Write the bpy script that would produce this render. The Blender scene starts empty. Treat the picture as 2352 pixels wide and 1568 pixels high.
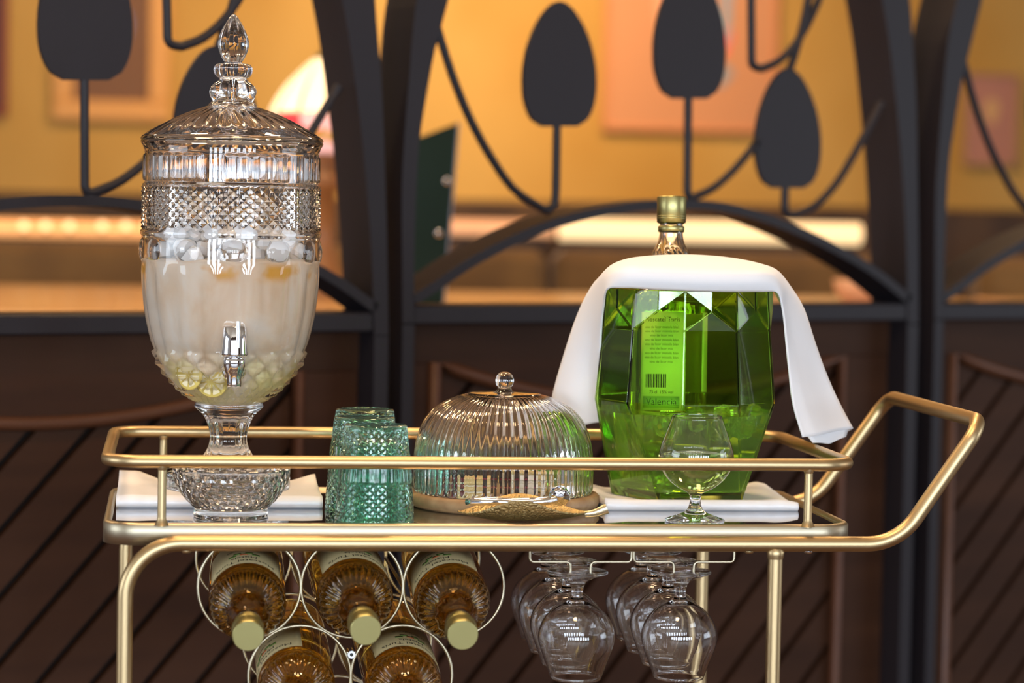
import bpy, math, random
from mathutils import Vector, Matrix, Quaternion
from math import sin, cos, pi, radians, sqrt, atan2, hypot, tau

random.seed(7)
S = bpy.context.scene
COL = S.collection

# ------------------------------------------------------------------ camera
CAM = Vector((0.0, -2.9, 1.11))
FPX = 5880.0
_yaw, _pitch, _roll = 0.13197536771818277, 0.050081890183255075, radians(1.05)
_f = Vector((sin(_yaw)*cos(_pitch), cos(_yaw)*cos(_pitch), -sin(_pitch)))
_r = _f.cross(Vector((0, 0, 1))).normalized()
_u = _r.cross(_f)
RR = _r*cos(_roll) + _u*sin(_roll)
UU = -_r*sin(_roll) + _u*cos(_roll)
cd = bpy.data.cameras.new('camera')
cam = bpy.data.objects.new('camera', cd)
COL.objects.link(cam)
cam.matrix_world = Matrix(((RR.x, UU.x, -_f.x, CAM.x), (RR.y, UU.y, -_f.y, CAM.y), (RR.z, UU.z, -_f.z, CAM.z), (0, 0, 0, 1)))
cd.sensor_width = 36.0
cd.lens = FPX/2352*36
cd.clip_end = 60
cd.dof.use_dof = True
cd.dof.focus_distance = 3.06
cd.dof.aperture_fstop = 2.9
S.camera = cam

def ray(px, py):
    return _f + RR*((px-1176)/FPX) + UU*((784-py)/FPX)
def onY(px, py, Y):
    d = ray(px, py); return CAM + d*((Y-CAM.y)/d.y)
def onZ(px, py, Z):
    d = ray(px, py); return CAM + d*((Z-CAM.z)/d.z)

# ------------------------------------------------------------------ world, lights, exposure
S.view_settings.view_transform = 'Standard'
S.view_settings.look = 'None'
S.view_settings.exposure = 0.0
S.view_settings.gamma = 1.0
S.view_settings.use_curve_mapping = False
w = bpy.data.worlds.new('world'); S.world = w
w.use_nodes = True
w.node_tree.nodes['Background'].inputs[0].default_value = (0.40, 0.37, 0.36, 1)
w.node_tree.nodes['Background'].inputs[1].default_value = 0.6
cy = S.cycles
cy.max_bounces = 22
cy.diffuse_bounces = 3
cy.glossy_bounces = 6
cy.transmission_bounces = 20
cy.transparent_max_bounces = 8
cy.sample_clamp_indirect = 22.0
cy.blur_glossy = 0.3
cy.use_denoising = True
cy.denoising_input_passes = 'RGB_ALBEDO_NORMAL'
cy.use_adaptive_sampling = True
cy.adaptive_threshold = 0.02

def area_light(name, loc, aim, sx, sy, power, color, shape='RECTANGLE', spread=180):
    l = bpy.data.lights.new(name, 'AREA')
    l.shape = shape; l.size = sx; l.size_y = sy; l.energy = power; l.color = color
    l.spread = radians(spread)
    o = bpy.data.objects.new(name, l); COL.objects.link(o)
    o.location = loc
    o.rotation_euler = (Vector(aim)-Vector(loc)).to_track_quat('-Z', 'Y').to_euler()
    return o
# daylight through the row of tall windows on the street side, behind the photographer
WINX = [-4.2 + i*1.05 for i in range(9)]
for x in WINX:
    area_light('window_daylight', (x, -7.42, 1.42), (x, 0, 1.42), 0.60, 1.35, 62, (0.76, 0.87, 1.0))
# side windows at both ends of the room
area_light('side_window_daylight', (-5.9, -1.2, 1.5), (0, -1.2, 1.3), 3.4, 1.7, 105, (0.78, 0.88, 1.0))
area_light('side_window_daylight', (7.9, -1.0, 1.5), (0, -1.0, 1.3), 3.4, 1.7, 85, (0.78, 0.88, 1.0))
# warm ceiling lamps above the cart and over the seating
for (x, y) in ((-0.5, 0.9), (0.75, 1.1), (0.2, -0.7), (-1.7, 2.6), (1.9, 2.8)):
    area_light('ceiling_lamp_light', (x, y, 3.0), (x, y, 0), 0.35, 0.35, 26, (1.0, 0.66, 0.36), 'DISK')
# wall washers that warm the far plaster wall
for (x, p) in ((-0.75, 5), (0.35, 4), (1.25, 34), (2.9, .8), (4.5, .6), (-2.6, 3)):
    area_light('wall_washer_light', (x, 5.0, 2.9), (x, 6.6, 1.35), 0.5, 0.2, p, (1.0, 0.68, 0.34), spread=120)

# ------------------------------------------------------------------ helpers
def tag(o, label=None, cat=None, group=None, kind=None):
    if label: o['label'] = label
    if cat: o['category'] = cat
    if group: o['group'] = group
    if kind: o['kind'] = kind
    return o
def empty(name, loc=(0, 0, 0), rz=0.0, parent=None):
    o = bpy.data.objects.new(name, None); COL.objects.link(o)
    o.location = loc; o.rotation_euler = (0, 0, rz); o.empty_display_size = 0.02
    o.parent = parent
    return o
def thing(name, label, cat, loc=(0, 0, 0), rz=0.0, group=None):
    return tag(empty(name, loc, rz), label, cat, group)
def copy_tree(o, parent=None):
    c = o.copy(); COL.objects.link(c); c.parent = parent
    for ch in [k for k in bpy.data.objects if k.parent == o]:
        copy_tree(ch, c)
    return c

class MB:
    def __init__(s): s.v = []; s.f = []; s.sm = []
    def add(s, vs, fs, smooth=True, M=None):
        b = len(s.v)
        s.v += [tuple(M @ Vector(v)) if M else tuple(v) for v in vs]
        s.f += [tuple(b+i for i in f) for f in fs]
        s.sm += [smooth]*len(fs)
        return s
    def build(s, name, mat, parent=None, loc=(0, 0, 0)):
        me = bpy.data.meshes.new(name)
        me.from_pydata(s.v, [], s.f)
        me.polygons.foreach_set('use_smooth', s.sm)
        me.materials.append(mat)
        me.update()
        o = bpy.data.objects.new(name, me); COL.objects.link(o)
        o.location = loc; o.parent = parent
        return o
    def box(s, lo, hi, bev=0.0, M=None):
        x0, y0, z0 = lo; x1, y1, z1 = hi
        if bev <= 0:
            vs = [(x, y, z) for x in (x0, x1) for y in (y0, y1) for z in (z0, z1)]
            fs = [(0, 1, 3, 2), (4, 6, 7, 5), (0, 4, 5, 1), (2, 3, 7, 6), (0, 2, 6, 4), (1, 5, 7, 3)]
            return s.add(vs, fs, False, M)
        b = min(bev, (x1-x0)*.49, (y1-y0)*.49, (z1-z0)*.49)
        rings = []
        def ring(z, i):
            return [(x0+i, y0+b, z), (x0+b, y0+i, z), (x1-b, y0+i, z), (x1-i, y0+b, z), (x1-i, y1-b, z), (x1-b, y1-i, z), (x0+b, y1-i, z), (x0+i, y1-b, z)]
        vs = ring(z0, b)+ring(z0+b, 0)+ring(z1-b, 0)+ring(z1, b)
        fs = [tuple(range(7, -1, -1)), tuple(range(24, 32))]
        for k in range(3):
            for i in range(8):
                j = (i+1) % 8
                fs.append((k*8+i, k*8+j, k*8+8+j, k*8+8+i))
        return s.add(vs, fs, False, M)
    def tube(s, path, r, n=12, closed=False, cap=True, M=None, sx=1.0):
        P = [Vector(p) for p in path]
        m = len(P)
        T = []
        for i in range(m):
            a = P[(i-1) % m] if (closed or i > 0) else P[i]
            b = P[(i+1) % m] if (closed or i < m-1) else P[i]
            T.append((b-a).normalized())
        up = Vector((0, 0, 1)) if abs(T[0].z) < .9 else Vector((0, 1, 0))
        nrm = (up - T[0]*up.dot(T[0])).normalized()
        vs = []
        for i in range(m):
            nrm = (nrm - T[i]*nrm.dot(T[i])).normalized()
            bi = T[i].cross(nrm)
            rr = r[i] if isinstance(r, (list, tuple)) else r
            for k in range(n):
                a = tau*k/n
                vs.append(P[i] + nrm*(cos(a)*rr) + bi*(sin(a)*rr*sx))
        fs = []
        for i in range(m if closed else m-1):
            j = (i+1) % m
            for k in range(n):
                l = (k+1) % n
                fs.append((i*n+k, i*n+l, j*n+l, j*n+k))
        if closed:
            pass
        s.add(vs, fs, True, M)
        if cap and not closed:
            s.add(vs[:n], [tuple(range(n-1, -1, -1))], False, M)
            s.add(vs[-n:], [tuple(range(n))], False, M)
        return s
    def lathe(s, prof, n=48, disp=None, closed=False, smooth=True, M=None, cx=0, cyy=0, capb=False, capt=False):
        """prof: list of (r, z); disp(i, a) -> dr"""
        vs = []
        for i, (r, z) in enumerate(prof):
            for k in range(n):
                a = tau*k/n
                q = r + (disp(i, a, k) if disp else 0)
                vs.append((cx+q*sin(a), cyy-q*cos(a), z))
        fs = []
        m = len(prof)
        for i in range(m if closed else m-1):
            j = (i+1) % m
            for k in range(n):
                l = (k+1) % n
                fs.append((i*n+k, i*n+l, j*n+l, j*n+k))
        s.add(vs, fs, smooth, M)
        if capb: s.add(vs[:n], [tuple(range(n-1, -1, -1))], False, M)
        if capt: s.add(vs[-n:], [tuple(range(n))], False, M)
        return s
    def extrude(s, poly, d0, d1, M=None, axis='y'):
        """poly list of (u,z) counter clockwise seen from -y; extruded along local y"""
        n = len(poly)
        vs = [(u, d0, z) for u, z in poly] + [(u, d1, z) for u, z in poly]
        fs = [tuple(range(n)), tuple(range(2*n-1, n-1, -1))]
        for i in range(n):
            j = (i+1) % n
            fs.append((i, i+n, j+n, j))
        return s.add(vs, fs, False, M)

def fillet(pts, rad, seg=6, closed=False):
    P = [Vector(p) for p in pts]; m = len(P); out = []
    for i in range(m):
        if not closed and i in (0, m-1):
            out.append(P[i]); continue
        a, b, c = P[(i-1) % m], P[i], P[(i+1) % m]
        d1 = (a-b); d2 = (c-b)
        R = rad[i] if isinstance(rad, (list, tuple)) else rad
        if R <= 0: out.append(b); continue
        ang = d1.angle(d2)
        t = min(R/math.tan(ang/2), d1.length*.49, d2.length*.49)
        p1 = b + d1.normalized()*t; p2 = b + d2.normalized()*t
        for k in range(seg+1):
            q = k/seg
            # circular-ish blend
            w0 = (1-q)**2; w1 = 2*q*(1-q)*cos(ang/2*0+ (pi-ang)/2); w2 = q*q
            ww = w0+w1+w2
            out.append((p1*w0 + b*w1 + p2*w2)/ww)
    return out
def spline(pts, seg=8):
    P = [Vector(p) for p in pts]; out = []
    for i in range(len(P)-1):
        p0 = P[max(i-1, 0)]; p1 = P[i]; p2 = P[i+1]; p3 = P[min(i+2, len(P)-1)]
        for k in range(seg):
            t = k/seg
            out.append(0.5*((2*p1)+(p2-p0)*t+(2*p0-5*p1+4*p2-p3)*t*t+(3*p1-p0-3*p2+p3)*t**3))
    out.append(P[-1]); return out
def lerp_prof(prof, z):
    for (r0, z0), (r1, z1) in zip(prof, prof[1:]):
        if (z0 <= z <= z1) or (z1 <= z <= z0):
            t = 0 if z1 == z0 else (z-z0)/(z1-z0)
            return r0+(r1-r0)*t
    return prof[-1][0]

# ------------------------------------------------------------------ materials
MATS = {}
def mat(name, color=(.8, .8, .8), rough=.5, metal=0., trans=0., ior=1.45, bump=None, noise=None, spec=.5, coat=0., emit=None, estr=0., sheen=0., sss=0., aniso=None):
    if name in MATS: return MATS[name]
    m = bpy.data.materials.new(name); m.use_nodes = True
    nt = m.node_tree; b = nt.nodes['Principled BSDF']
    b.inputs['Base Color'].default_value = (*color, 1)
    b.inputs['Roughness'].default_value = rough
    b.inputs['Metallic'].default_value = metal
    b.inputs['Transmission Weight'].default_value = trans
    b.inputs['IOR'].default_value = ior
    b.inputs['Specular IOR Level'].default_value = spec
    b.inputs['Coat Weight'].default_value = coat
    b.inputs['Sheen Weight'].default_value = sheen
    if sss:
        b.inputs['Subsurface Weight'].default_value = sss
        b.inputs['Subsurface Radius'].default_value = (.02, .015, .01)
        b.inputs['Subsurface Scale'].default_value = .5
    if emit:
        b.inputs['Emission Color'].default_value = (*emit, 1)
        b.inputs['Emission Strength'].default_value = estr
    tc = nt.nodes.new('ShaderNodeTexCoord')
    if noise:   # (scale vec, detail, color2, low, high)
        sc, det, c2, lo, hi = noise
        mp = nt.nodes.new('ShaderNodeMapping'); mp.inputs['Scale'].default_value = sc
        nt.links.new(tc.outputs['Object'], mp.inputs['Vector'])
        n = nt.nodes.new('ShaderNodeTexNoise'); n.inputs['Scale'].default_value = 1; n.inputs['Detail'].default_value = det
        nt.links.new(mp.outputs[0], n.inputs['Vector'])
        cr = nt.nodes.new('ShaderNodeValToRGB')
        cr.color_ramp.elements[0].position = lo; cr.color_ramp.elements[0].color = (*color, 1)
        cr.color_ramp.elements[1].position = hi; cr.color_ramp.elements[1].color = (*c2, 1)
        nt.links.new(n.outputs['Fac'], cr.inputs['Fac'])
        nt.links.new(cr.outputs['Color'], b.inputs['Base Color'])
    if bump:    # (scale vec, strength, distance)
        sc, st, di = bump
        mp = nt.nodes.new('ShaderNodeMapping'); mp.inputs['Scale'].default_value = sc
        nt.links.new(tc.outputs['Object'], mp.inputs['Vector'])
        n = nt.nodes.new('ShaderNodeTexNoise'); n.inputs['Scale'].default_value = 1; n.inputs['Detail'].default_value = 3
        nt.links.new(mp.outputs[0], n.inputs['Vector'])
        bp = nt.nodes.new('ShaderNodeBump'); bp.inputs['Strength'].default_value = st; bp.inputs['Distance'].default_value = di
        nt.links.new(n.outputs['Fac'], bp.inputs['Height'])
        nt.links.new(bp.outputs[0], b.inputs['Normal'])
    MATS[name] = m
    return m

GOLD = mat('champagne_gold_metal', (.60, .45, .245), .40, 1, bump=((900, 900, 900), .12, .0004))
GOLDW = mat('gold_wire', (.52, .46, .33), .34, 1)
APRON = mat('brushed_champagne_metal', (.52, .455, .33), .42, 1, bump=((60, 900, 900), .15, .0005))
MIRROR = mat('mirrored_black_glass', (.42, .43, .46), .03, 1)
GLASS = mat('clear_glass', (1, 1, 1), .0, 0, 1, 1.50)
CRYST = mat('pressed_glass', (.985, .985, .985), .015, 0, 1, 1.50)
GREENG = mat('green_facet_glass', (.58, .93, .17), .0, 0, 1, 1.46)
TEAL = mat('teal_pressed_glass', (.52, .85, .75), .01, 0, 1, 1.48)
WATER = mat('water', (.97, 1, .95), .0, 0, 1, 1.33)
WINE = mat('golden_wine', (.88, .62, .14), .0, 0, 1, 1.35)
PALEWINE = mat('pale_wine', (.88, .86, .50), .0, 0, 1, 1.35)
BOTGLASS = mat('bottle_glass', (.97, .95, .88), .0, 0, 1, 1.50)
CAPM = mat('brushed_gold_cap', (.46, .42, .18), .38, 1, bump=((500, 500, 500), .1, .0003))
CHROME = mat('chrome', (.85, .86, .90), .05, 1)
LINEN = mat('white_linen', (.86, .86, .88), .85, bump=((900, 900, 900), .15, .0004), sheen=.2)
PAPER = mat('cream_label_paper', (.46, .36, .18), .6)
GPAPER = mat('pale_label_paper', (.90, .92, .80), .6)
INK = mat('dark_ink', (.03, .03, .02), .6)
INKG = mat('green_ink', (.12, .20, .04), .6)
INKR = mat('rust_ink', (.45, .12, .04), .6)
IRON = mat('dark_painted_iron', (.018, .015, .019), .48, .0, spec=.35)
WOODD = mat('dark_brown_wood', (.034, .0132, .0062), .55, noise=((2, 2, 14), 4, (.054, .0215, .0098), .35, .7), bump=((3, 3, 60), .05, .002), spec=.2)
WOODG = mat('groove_black', (.008, .005, .004), .8)
BOARDW = mat('acacia_board', (.34, .19, .09), .5, noise=((10, 60, 60), 4, (.50, .33, .18), .3, .7))
HAMMER = mat('hammered_gold', (.56, .42, .20), .38, 1, bump=((380, 380, 380), 1.0, .003))
LEAFIN = mat('polished_pale_gold', (.86, .72, .52), .22, 1, bump=((300, 300, 300), .2, .0006))

# ------------------------------------------------------------------ setting : floor, far wall
flo = MB().box((-6, -7.5, -0.05), (8, 6.75, 0)).build('floor', mat('dark_wood_floor', (.10, .055, .03), .35, noise=((1, 12, 1), 4, (.16, .09, .05), .3, .7)))
tag(flo, 'dark wooden floor under the cart and seating', kind='structure')
WALLM = mat('ochre_plaster', (.40, .21, .040), .85, noise=((1.3, 1.3, .9), 3, (.50, .30, .085), .35, .65))
wl = MB().box((-6, 6.6, 0), (8, 6.75, 3.2)).build('wall_back', WALLM)
tag(wl, 'ochre yellow plastered far wall behind the seating', kind='structure')
DADO = mat('dark_dado', (.075, .035, .012), .6, noise=((6, 1, 1), 3, (.045, .02, .008), .4, .6))
dd = MB().box((-6, 6.52, 0), (8, 6.598, 1.155), .01).build('baseboard_back', DADO)
tag(dd, 'dark brown wainscot band along the foot of the ochre wall', kind='structure')

CEILM = mat('cream_ceiling', (.62, .50, .36), .8)
tag(MB().box((-6, -7.6, 3.2), (8, 6.75, 3.3)).build('ceiling', CEILM), 'plain cream ceiling of the dining room', kind='structure')
tag(MB().box((-6, -7.6, 0), (8, -7.48, 3.2)).build('wall_front', mat('dark_panelled_wall', (.10, .06, .04), .6)), 'dark wall with tall windows on the street side', kind='structure')
for i, x in enumerate(WINX):
    f = MB(); zc0, zc1 = .745, 2.095
    for a, b in ((-.33, -.30), (-.012, .012), (.30, .33)): f.box((x+a, -7.48, zc0-.03), (x+b, -7.36, zc1+.03))
    for z in (zc0-.03, 1.40, zc1): f.box((x-.33, -7.48, z), (x+.33, -7.36, z+.03))
    tag(f.build('window_%d' % (i+1), mat('white_window_frame', (.5, .48, .45), .5)), 'tall framed street window', kind='structure')

# ------------------------------------------------------------------ things far behind the screen
# booth bench with brown upholstery
BENCHM = mat('brown_velvet', (.13, .062, .014), .75, noise=((5, 5, 5), 4, (.22, .11, .025), .3, .7), sheen=.3)
TABLEM = mat('warm_lacquered_wood', (.62, .36, .16), .22, noise=((3, 14, 3), 4, (.74, .46, .22), .3, .7))
def bench(x0, x1, y, label):
    t = thing('booth_bench', label, 'bench', ((x0+x1)/2, y, 0))
    h = (x1-x0)/2
    MB().box((-h, 0, .12), (h, .16, 1.012), .03).build('backrest', BENCHM, t)
    MB().box((-h, -.45, .36), (h, .0, .47), .03).build('seat', BENCHM, t)
    MB().box((-h, -.42, 0), (h, .14, .355), .005).build('base', DADO, t)
    return t
bench(-2.4, 1.02, 4.05, 'brown upholstered booth bench on the left, behind the glass drink dispenser')
bench(1.04, 2.05, 4.05, 'brown upholstered booth bench behind the arch of the middle screen')
bench(2.25, 4.2, 4.05, 'brown booth bench behind the right-hand iron screen')
# glowing light bars behind the benches
def light_bar(x0, x1, z0, z1, label, col, st):
    t = thing('light_bar', label, 'lamp', ((x0+x1)/2, 4.28, 0))
    h = (x1-x0)/2
    MB().tube([(-h, 0, (z0+z1)/2), (h, 0, (z0+z1)/2)], (z1-z0)/2, 16).build('diffuser', mat('bar_diffuser_'+label[:4], col, .5, emit=col, estr=st), t)
    MB().box((-h, .03, 0), (h, .08, z1), .004).build('housing', DADO, t)
    return t
pL = onY(330, 520, 4.28); pR = onY(690, 520, 4.28)
light_bar(-2.3, onY(640, 520, 4.28).x, 1.018, 1.070, 'long glowing orange light bar behind the left bench', (1.0, .46, .16), .75)
light_bar(onY(1285, 520, 4.28).x, onY(1975, 520, 4.28).x, onY(1500, 560, 4.28).z+.006, onY(1500, 508, 4.28).z+.004, 'wide cream glowing light bar with rounded end behind the middle bench', (1.0, .70, .36), 1.1)
light_bar(onY(1000, 520, 4.28).x, onY(1270, 520, 4.28).x, onY(1200, 545, 4.28).z, onY(1200, 505, 4.28).z, 'short dim tan light bar beside the dark green board', (1.0, .50, .24), .45)
# small round bulbs glowing along the left bar
for i, px in enumerate((55, 105, 160, 235, 290, 340)):
    p = onY(px, 518, 4.20)
    b = MB().lathe([(0.001, -.012), (.008, -.01), (.013, 0), (.008, .01), (.001, .012)], 12).build('bulb', mat('small_bulb', (1, .6, .3), .4, emit=(1, .55, .25), estr=2.2), None, p)
    MBs = MB().tube([(0, 0, -.010), (0, .01, -.02), (0, .065, -.02)], .003, 6).build('bracket', DADO, b)
    tag(b, 'small warm round bulb on the left light bar, %s' % ('leftmost of the row', 'second from the left', 'third from the left', 'fourth from the left', 'fifth from the left', 'rightmost, beside the dispenser')[i], 'bulb', 'bulbs in a row on the left light bar')
# table between screen and bench
def table(x0, x1, y0, y1, h, label):
    t = thing('dining_table', label, 'table', ((x0+x1)/2, (y0+y1)/2, 0))
    a = (x1-x0)/2; b = (y1-y0)/2
    MB().box((-a, -b, h-.035), (a, b, h), .006).build('tabletop', TABLEM, t)
    for sx in (-1, 1):
        for sy in (-1, 1):
            MB().box((sx*(a-.08)-.03, sy*(b-.08)-.03, 0), (sx*(a-.08)+.03, sy*(b-.08)+.03, h-.035), .004).build('leg', DADO, t)
    return t
table(-1.75, 0.50, 1.9, 3.45, .915, 'orange lacquered table top behind the left screen')
table(0.53, 1.98, 1.95, 3.45, .915, 'tan lacquered table top behind the middle screen')
table(2.05, 3.7, 2.3, 3.5, .915, 'tan table top behind the right screen')
# pale round bowl on the middle table
p = onZ(1925, 690, .915)
q = MB().lathe([(.001, .002), (.03, 0), (.035, .004), (.055, .03), (.06, .055), (.057, .055), (.05, .03), (.03, .01), (.001, .008)], 28).build('round_bowl', mat('peach_ceramic', (.80, .45, .26), .4), None, (p.x, 2.9, .915))
tag(q, 'small peach round bowl standing on the table behind the middle screen', 'bowl')

# framed pictures on the far wall
def picture(px0, py0, px1, py1, fw, label, frame_m, art_m, extra=None):
    Y = 6.56
    a = onY(px0, py1, Y); b = onY(px1, py0, Y)
    t = thing('framed_picture', label, 'picture', ((a.x+b.x)/2, Y+.035, a.z))
    h = (b.x-a.x)/2; H = b.z-a.z
    f = MB()
    f.box((-h, -.03, 0), (h, 0, fw), .006).box((-h, -.03, H-fw), (h, 0, H), .006)
    f.box((-h, -.03, fw), (-h+fw, 0, H-fw), .006).box((h-fw, -.03, fw), (h, 0, H-fw), .006)
    f.build('frame', frame_m, t)
    MB().box((-h+fw, -.018, fw), (h-fw, -.004, H-fw)).build('canvas', art_m, t)
    if extra: extra(t, h, H)
    return t
def blob(t, cx, cz, rx, rz, m, name='color_patch', y=-.0195):
    n = 20
    P = [(cx+rx*cos(tau*k/n)*(1+.12*sin(3*tau*k/n)), cz+rz*sin(tau*k/n)) for k in range(n)]
    MB().extrude(P, y, y+.001).build(name, m, t)
FRO = mat('orange_wood_frame', (.62, .30, .08), .5)
FRD = mat('dark_red_frame', (.20, .03, .02), .5)
def exA(t, h, H):
    blob(t, .02, H*.35, .05, .09, mat('paint_blue', (.10, .13, .28), .6))
    blob(t, -.05, H*.62, .05, .07, mat('paint_brown', (.12, .05, .03), .6), y=-.020)
picture(120, -330, 395, 275, .075, 'dark painting in a wide orange wooden frame left of the glass dispenser', FRO, mat('canvas_umber', (.16, .07, .03), .6), exA)
picture(-260, -300, 20, 262, .03, 'dark red framed picture at the left edge of the far wall', FRD, mat('canvas_dark', (.07, .03, .02), .6))
def exB(t, h, H):
    blob(t, -.07, H*.45, .07, .16, mat('paint_peach', (.72, .32, .18), .6))
    blob(t, .05, H*.72, .045, .20, mat('paint_pink', (.80, .16, .20), .6), y=-.0205)
    blob(t, .10, H*.35, .055, .07, mat('paint_red', (.75, .12, .10), .6), y=-.021)
    blob(t, .08, H*.22, .08, .05, mat('paint_grey', (.28, .26, .27), .6), y=-.0215)
    blob(t, .13, H*.55, .022, .22, mat('paint_slate', (.26, .30, .36), .6), y=-.022)
picture(1385, -300, 1800, 300, .022, 'peach, pink and slate abstract painting on the far wall', mat('copper_frame', (.55, .22, .09), .5), mat('canvas_terracotta', (.50, .22, .10), .6), exB)
def exC(t, h, H):
    blob(t, 0, H*.6, .03, .05, mat('paint_ochre', (.55, .30, .12), .6))
picture(2215, 170, 2345, 380, .012, 'small faded rose print on the wall behind the right screen', mat('tan_frame', (.42, .24, .12), .6), mat('canvas_rose', (.40, .17, .12), .7), exC)

# small dark sconce left
# ------------------------------------------------------------------ stained glass table lamp
LY = 2.75
lp = onZ(735, 690, .915)
base = onY(740, 640, LY)
lamp = thing('stained_glass_lamp', 'glowing stained glass table lamp with cream panels behind the drink dispenser', 'lamp', (base.x, LY, .915))
def lz(py): return onY(740, py, LY).z - .915
zt, zb, zs = lz(135), lz(262), lz(296)
wide = (onY(740, 260, LY)-onY(612, 260, LY)).x
prof = [(wide*.20, zt), (wide*.46, lz(165)), (wide*.72, lz(200)), (wide*.90, lz(235)), (wide, zb)]
pn = spline([(r, z, 0) for r, z in prof], 3)
NP = 12
PGL = mat('lit_cream_glass', (1, .80, .50), .4, emit=(1.0, .76, .46), estr=1.35)
PGR = mat('lit_red_glass', (.8, .05, .05), .4, emit=(.9, .04, .06), estr=.8)
PGP = mat('lit_pink_glass', (.8, .5, .5), .4, emit=(.9, .52, .48), estr=.7)
PGG = mat('lit_green_glass', (.1, .25, .03), .4, emit=(.12, .30, .03), estr=.5)
LEAD = mat('lead_came', (.10, .12, .06), .5, .6)
shade = MB().lathe([(p.x*.985, p.y) for p in pn], NP*2, capt=False).build('shade', mat('lamp_liner', (.5, .3, .15), .5, emit=(.9, .5, .22), estr=.45), lamp)
rowb = [0, 4, 8, 12]
for ri in range(3):
    for k in range(NP):
        a0, a1 = tau*(k+.08)/NP, tau*(k+.92)/NP
        m_ = MB(); vs = []; fs = []
        for q_ in range(rowb[ri], rowb[ri+1]+1):
            p_ = pn[min(q_, len(pn)-1)]
            for s_ in range(4):
                a = a0+(a1-a0)*s_/3
                vs.append((p_.x*sin(a), -p_.x*cos(a), p_.y+.001))
        nr = rowb[ri+1]-rowb[ri]
        for q_ in range(nr):
            for s_ in range(3):
                fs.append((q_*4+s_, q_*4+s_+1, q_*4+s_+5, q_*4+s_+4))
        m_.add(vs, fs).build('glass_panel', PGL, shade)
rim = MB()
for k in range(NP):
    a0, a1 = tau*(k+.05)/NP, tau*(k+.95)/NP
rimcol = [PGP, PGP, PGR, PGP, PGL, PGP, PGR, PGP, PGG, PGP, PGR, PGP]
for k in range(NP):
    vs = []; a0, a1 = tau*(k+.05)/NP, tau*(k+.95)/NP
    for zz, rr in ((zb-.001, wide), (zb-.018, wide*1.0), (zs, wide*.93)):
        for s_ in range(4):
            a = a0+(a1-a0)*s_/3
            vs.append((rr*sin(a), -rr*cos(a), zz-(.004*sin(pi*s_/3) if zz == zs else 0)))
    fs = [(q_*4+s_, q_*4+s_+1, q_*4+s_+5, q_*4+s_+4) for q_ in range(2) for s_ in range(3)]
    MB().add(vs, fs).build('border_panel', rimcol[k], shade)
cap_ = MB().lathe([(wide*.21, zt), (wide*.2, zt+.006), (.012, zt+.012), (.004, zt+.03), (.001, zt+.032)], 20).build('finial', LEAD, lamp)
gb = MB().lathe([(.001, zs-.02), (.018, zs-.03), (.03, lz(330)+.0), (.030, lz(345)), (.022, lz(352)), (.001, lz(352))], 20).build('glowing_font', PGP, lamp)
MB().lathe([(.012, lz(352)), (.032, lz(356)), (.034, lz(385)), (.028, lz(392)), (.038, lz(400)), (.038, lz(436)), (.026, lz(440)), (.024, lz(560)), (.04, lz(620)), (.055, .012), (.058, .0), (.001, 0)], 28).build('turned_base', mat('brown_turned_wood', (.28, .13, .05), .35), lamp)
# ------------------------------------------------------------------ dark green menu board
by = 2.2
P = [onY(*q, by) for q in ((1052, 282), (1018, 640), (880, 690), (925, 330))]
zb0 = .915
c = sum((p.x for p in P))/4
mbd = thing('menu_board', 'dark green board with steel edge leaning on the table behind the middle screen', 'board', (c, by, zb0))
poly = [(P[2].x-c, 0.0), (P[1].x-c, 0.0), (P[0].x-c, P[0].z-zb0), (P[3].x-c, P[3].z-zb0)]
MB().extrude(poly, 0, .012).build('panel', mat('dark_green_lacquer', (.006, .018, .012), .6, spec=.2), mbd)
MB().tube([(P[1].x-c, .004, .003), (P[0].x-c, .004, P[0].z-zb0)], .004, 8).build('edge_strip', mat('dull_steel', (.30, .30, .34), .4, 1), mbd)
for q in ((1026, 415), (1007, 535)):
    v = onY(*q, by)
    MB().lathe([(.001, -.004), (.007, -.003), (.007, .003), (.001, .004)], 12, M=Matrix.Rotation(pi/2, 4, 'X')).build('stud', CHROME, mbd, (v.x-c, -.003, v.z-zb0))

# ------------------------------------------------------------------ iron and wood screen panels
YAW = radians(24)
E1 = Vector((cos(YAW), sin(YAW), 0)); N1 = Vector((-sin(YAW), cos(YAW), 0))
P0 = Vector((0.4, 1.1, 0))
def onP(px, py):
    d = ray(px, py); t = ((P0-CAM).dot(N1))/d.dot(N1); p = CAM+d*t
    return (p-P0).dot(E1), p.z
U0 = onP(925, 700)[0]
def uz(px, py):
    u, z = onP(px, py); return (u-U0, z)
def uzl(pts): return [uz(*p) for p in pts]
PITCH = 1.072
W2 = uz(2109, 700)[0]
DEP = .10
def band(Lp, Rp):   # closed polygon out of two edges
    return Lp + Rp[::-1]
screen = thing('iron_screen', 'middle dark iron and wood screen panel with three leaf shapes over an arch', 'screen', tuple(P0+E1*U0), YAW)
zr1 = uz(1400, 699)[1]; zr0 = uz(1400, 742)[1]
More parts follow.
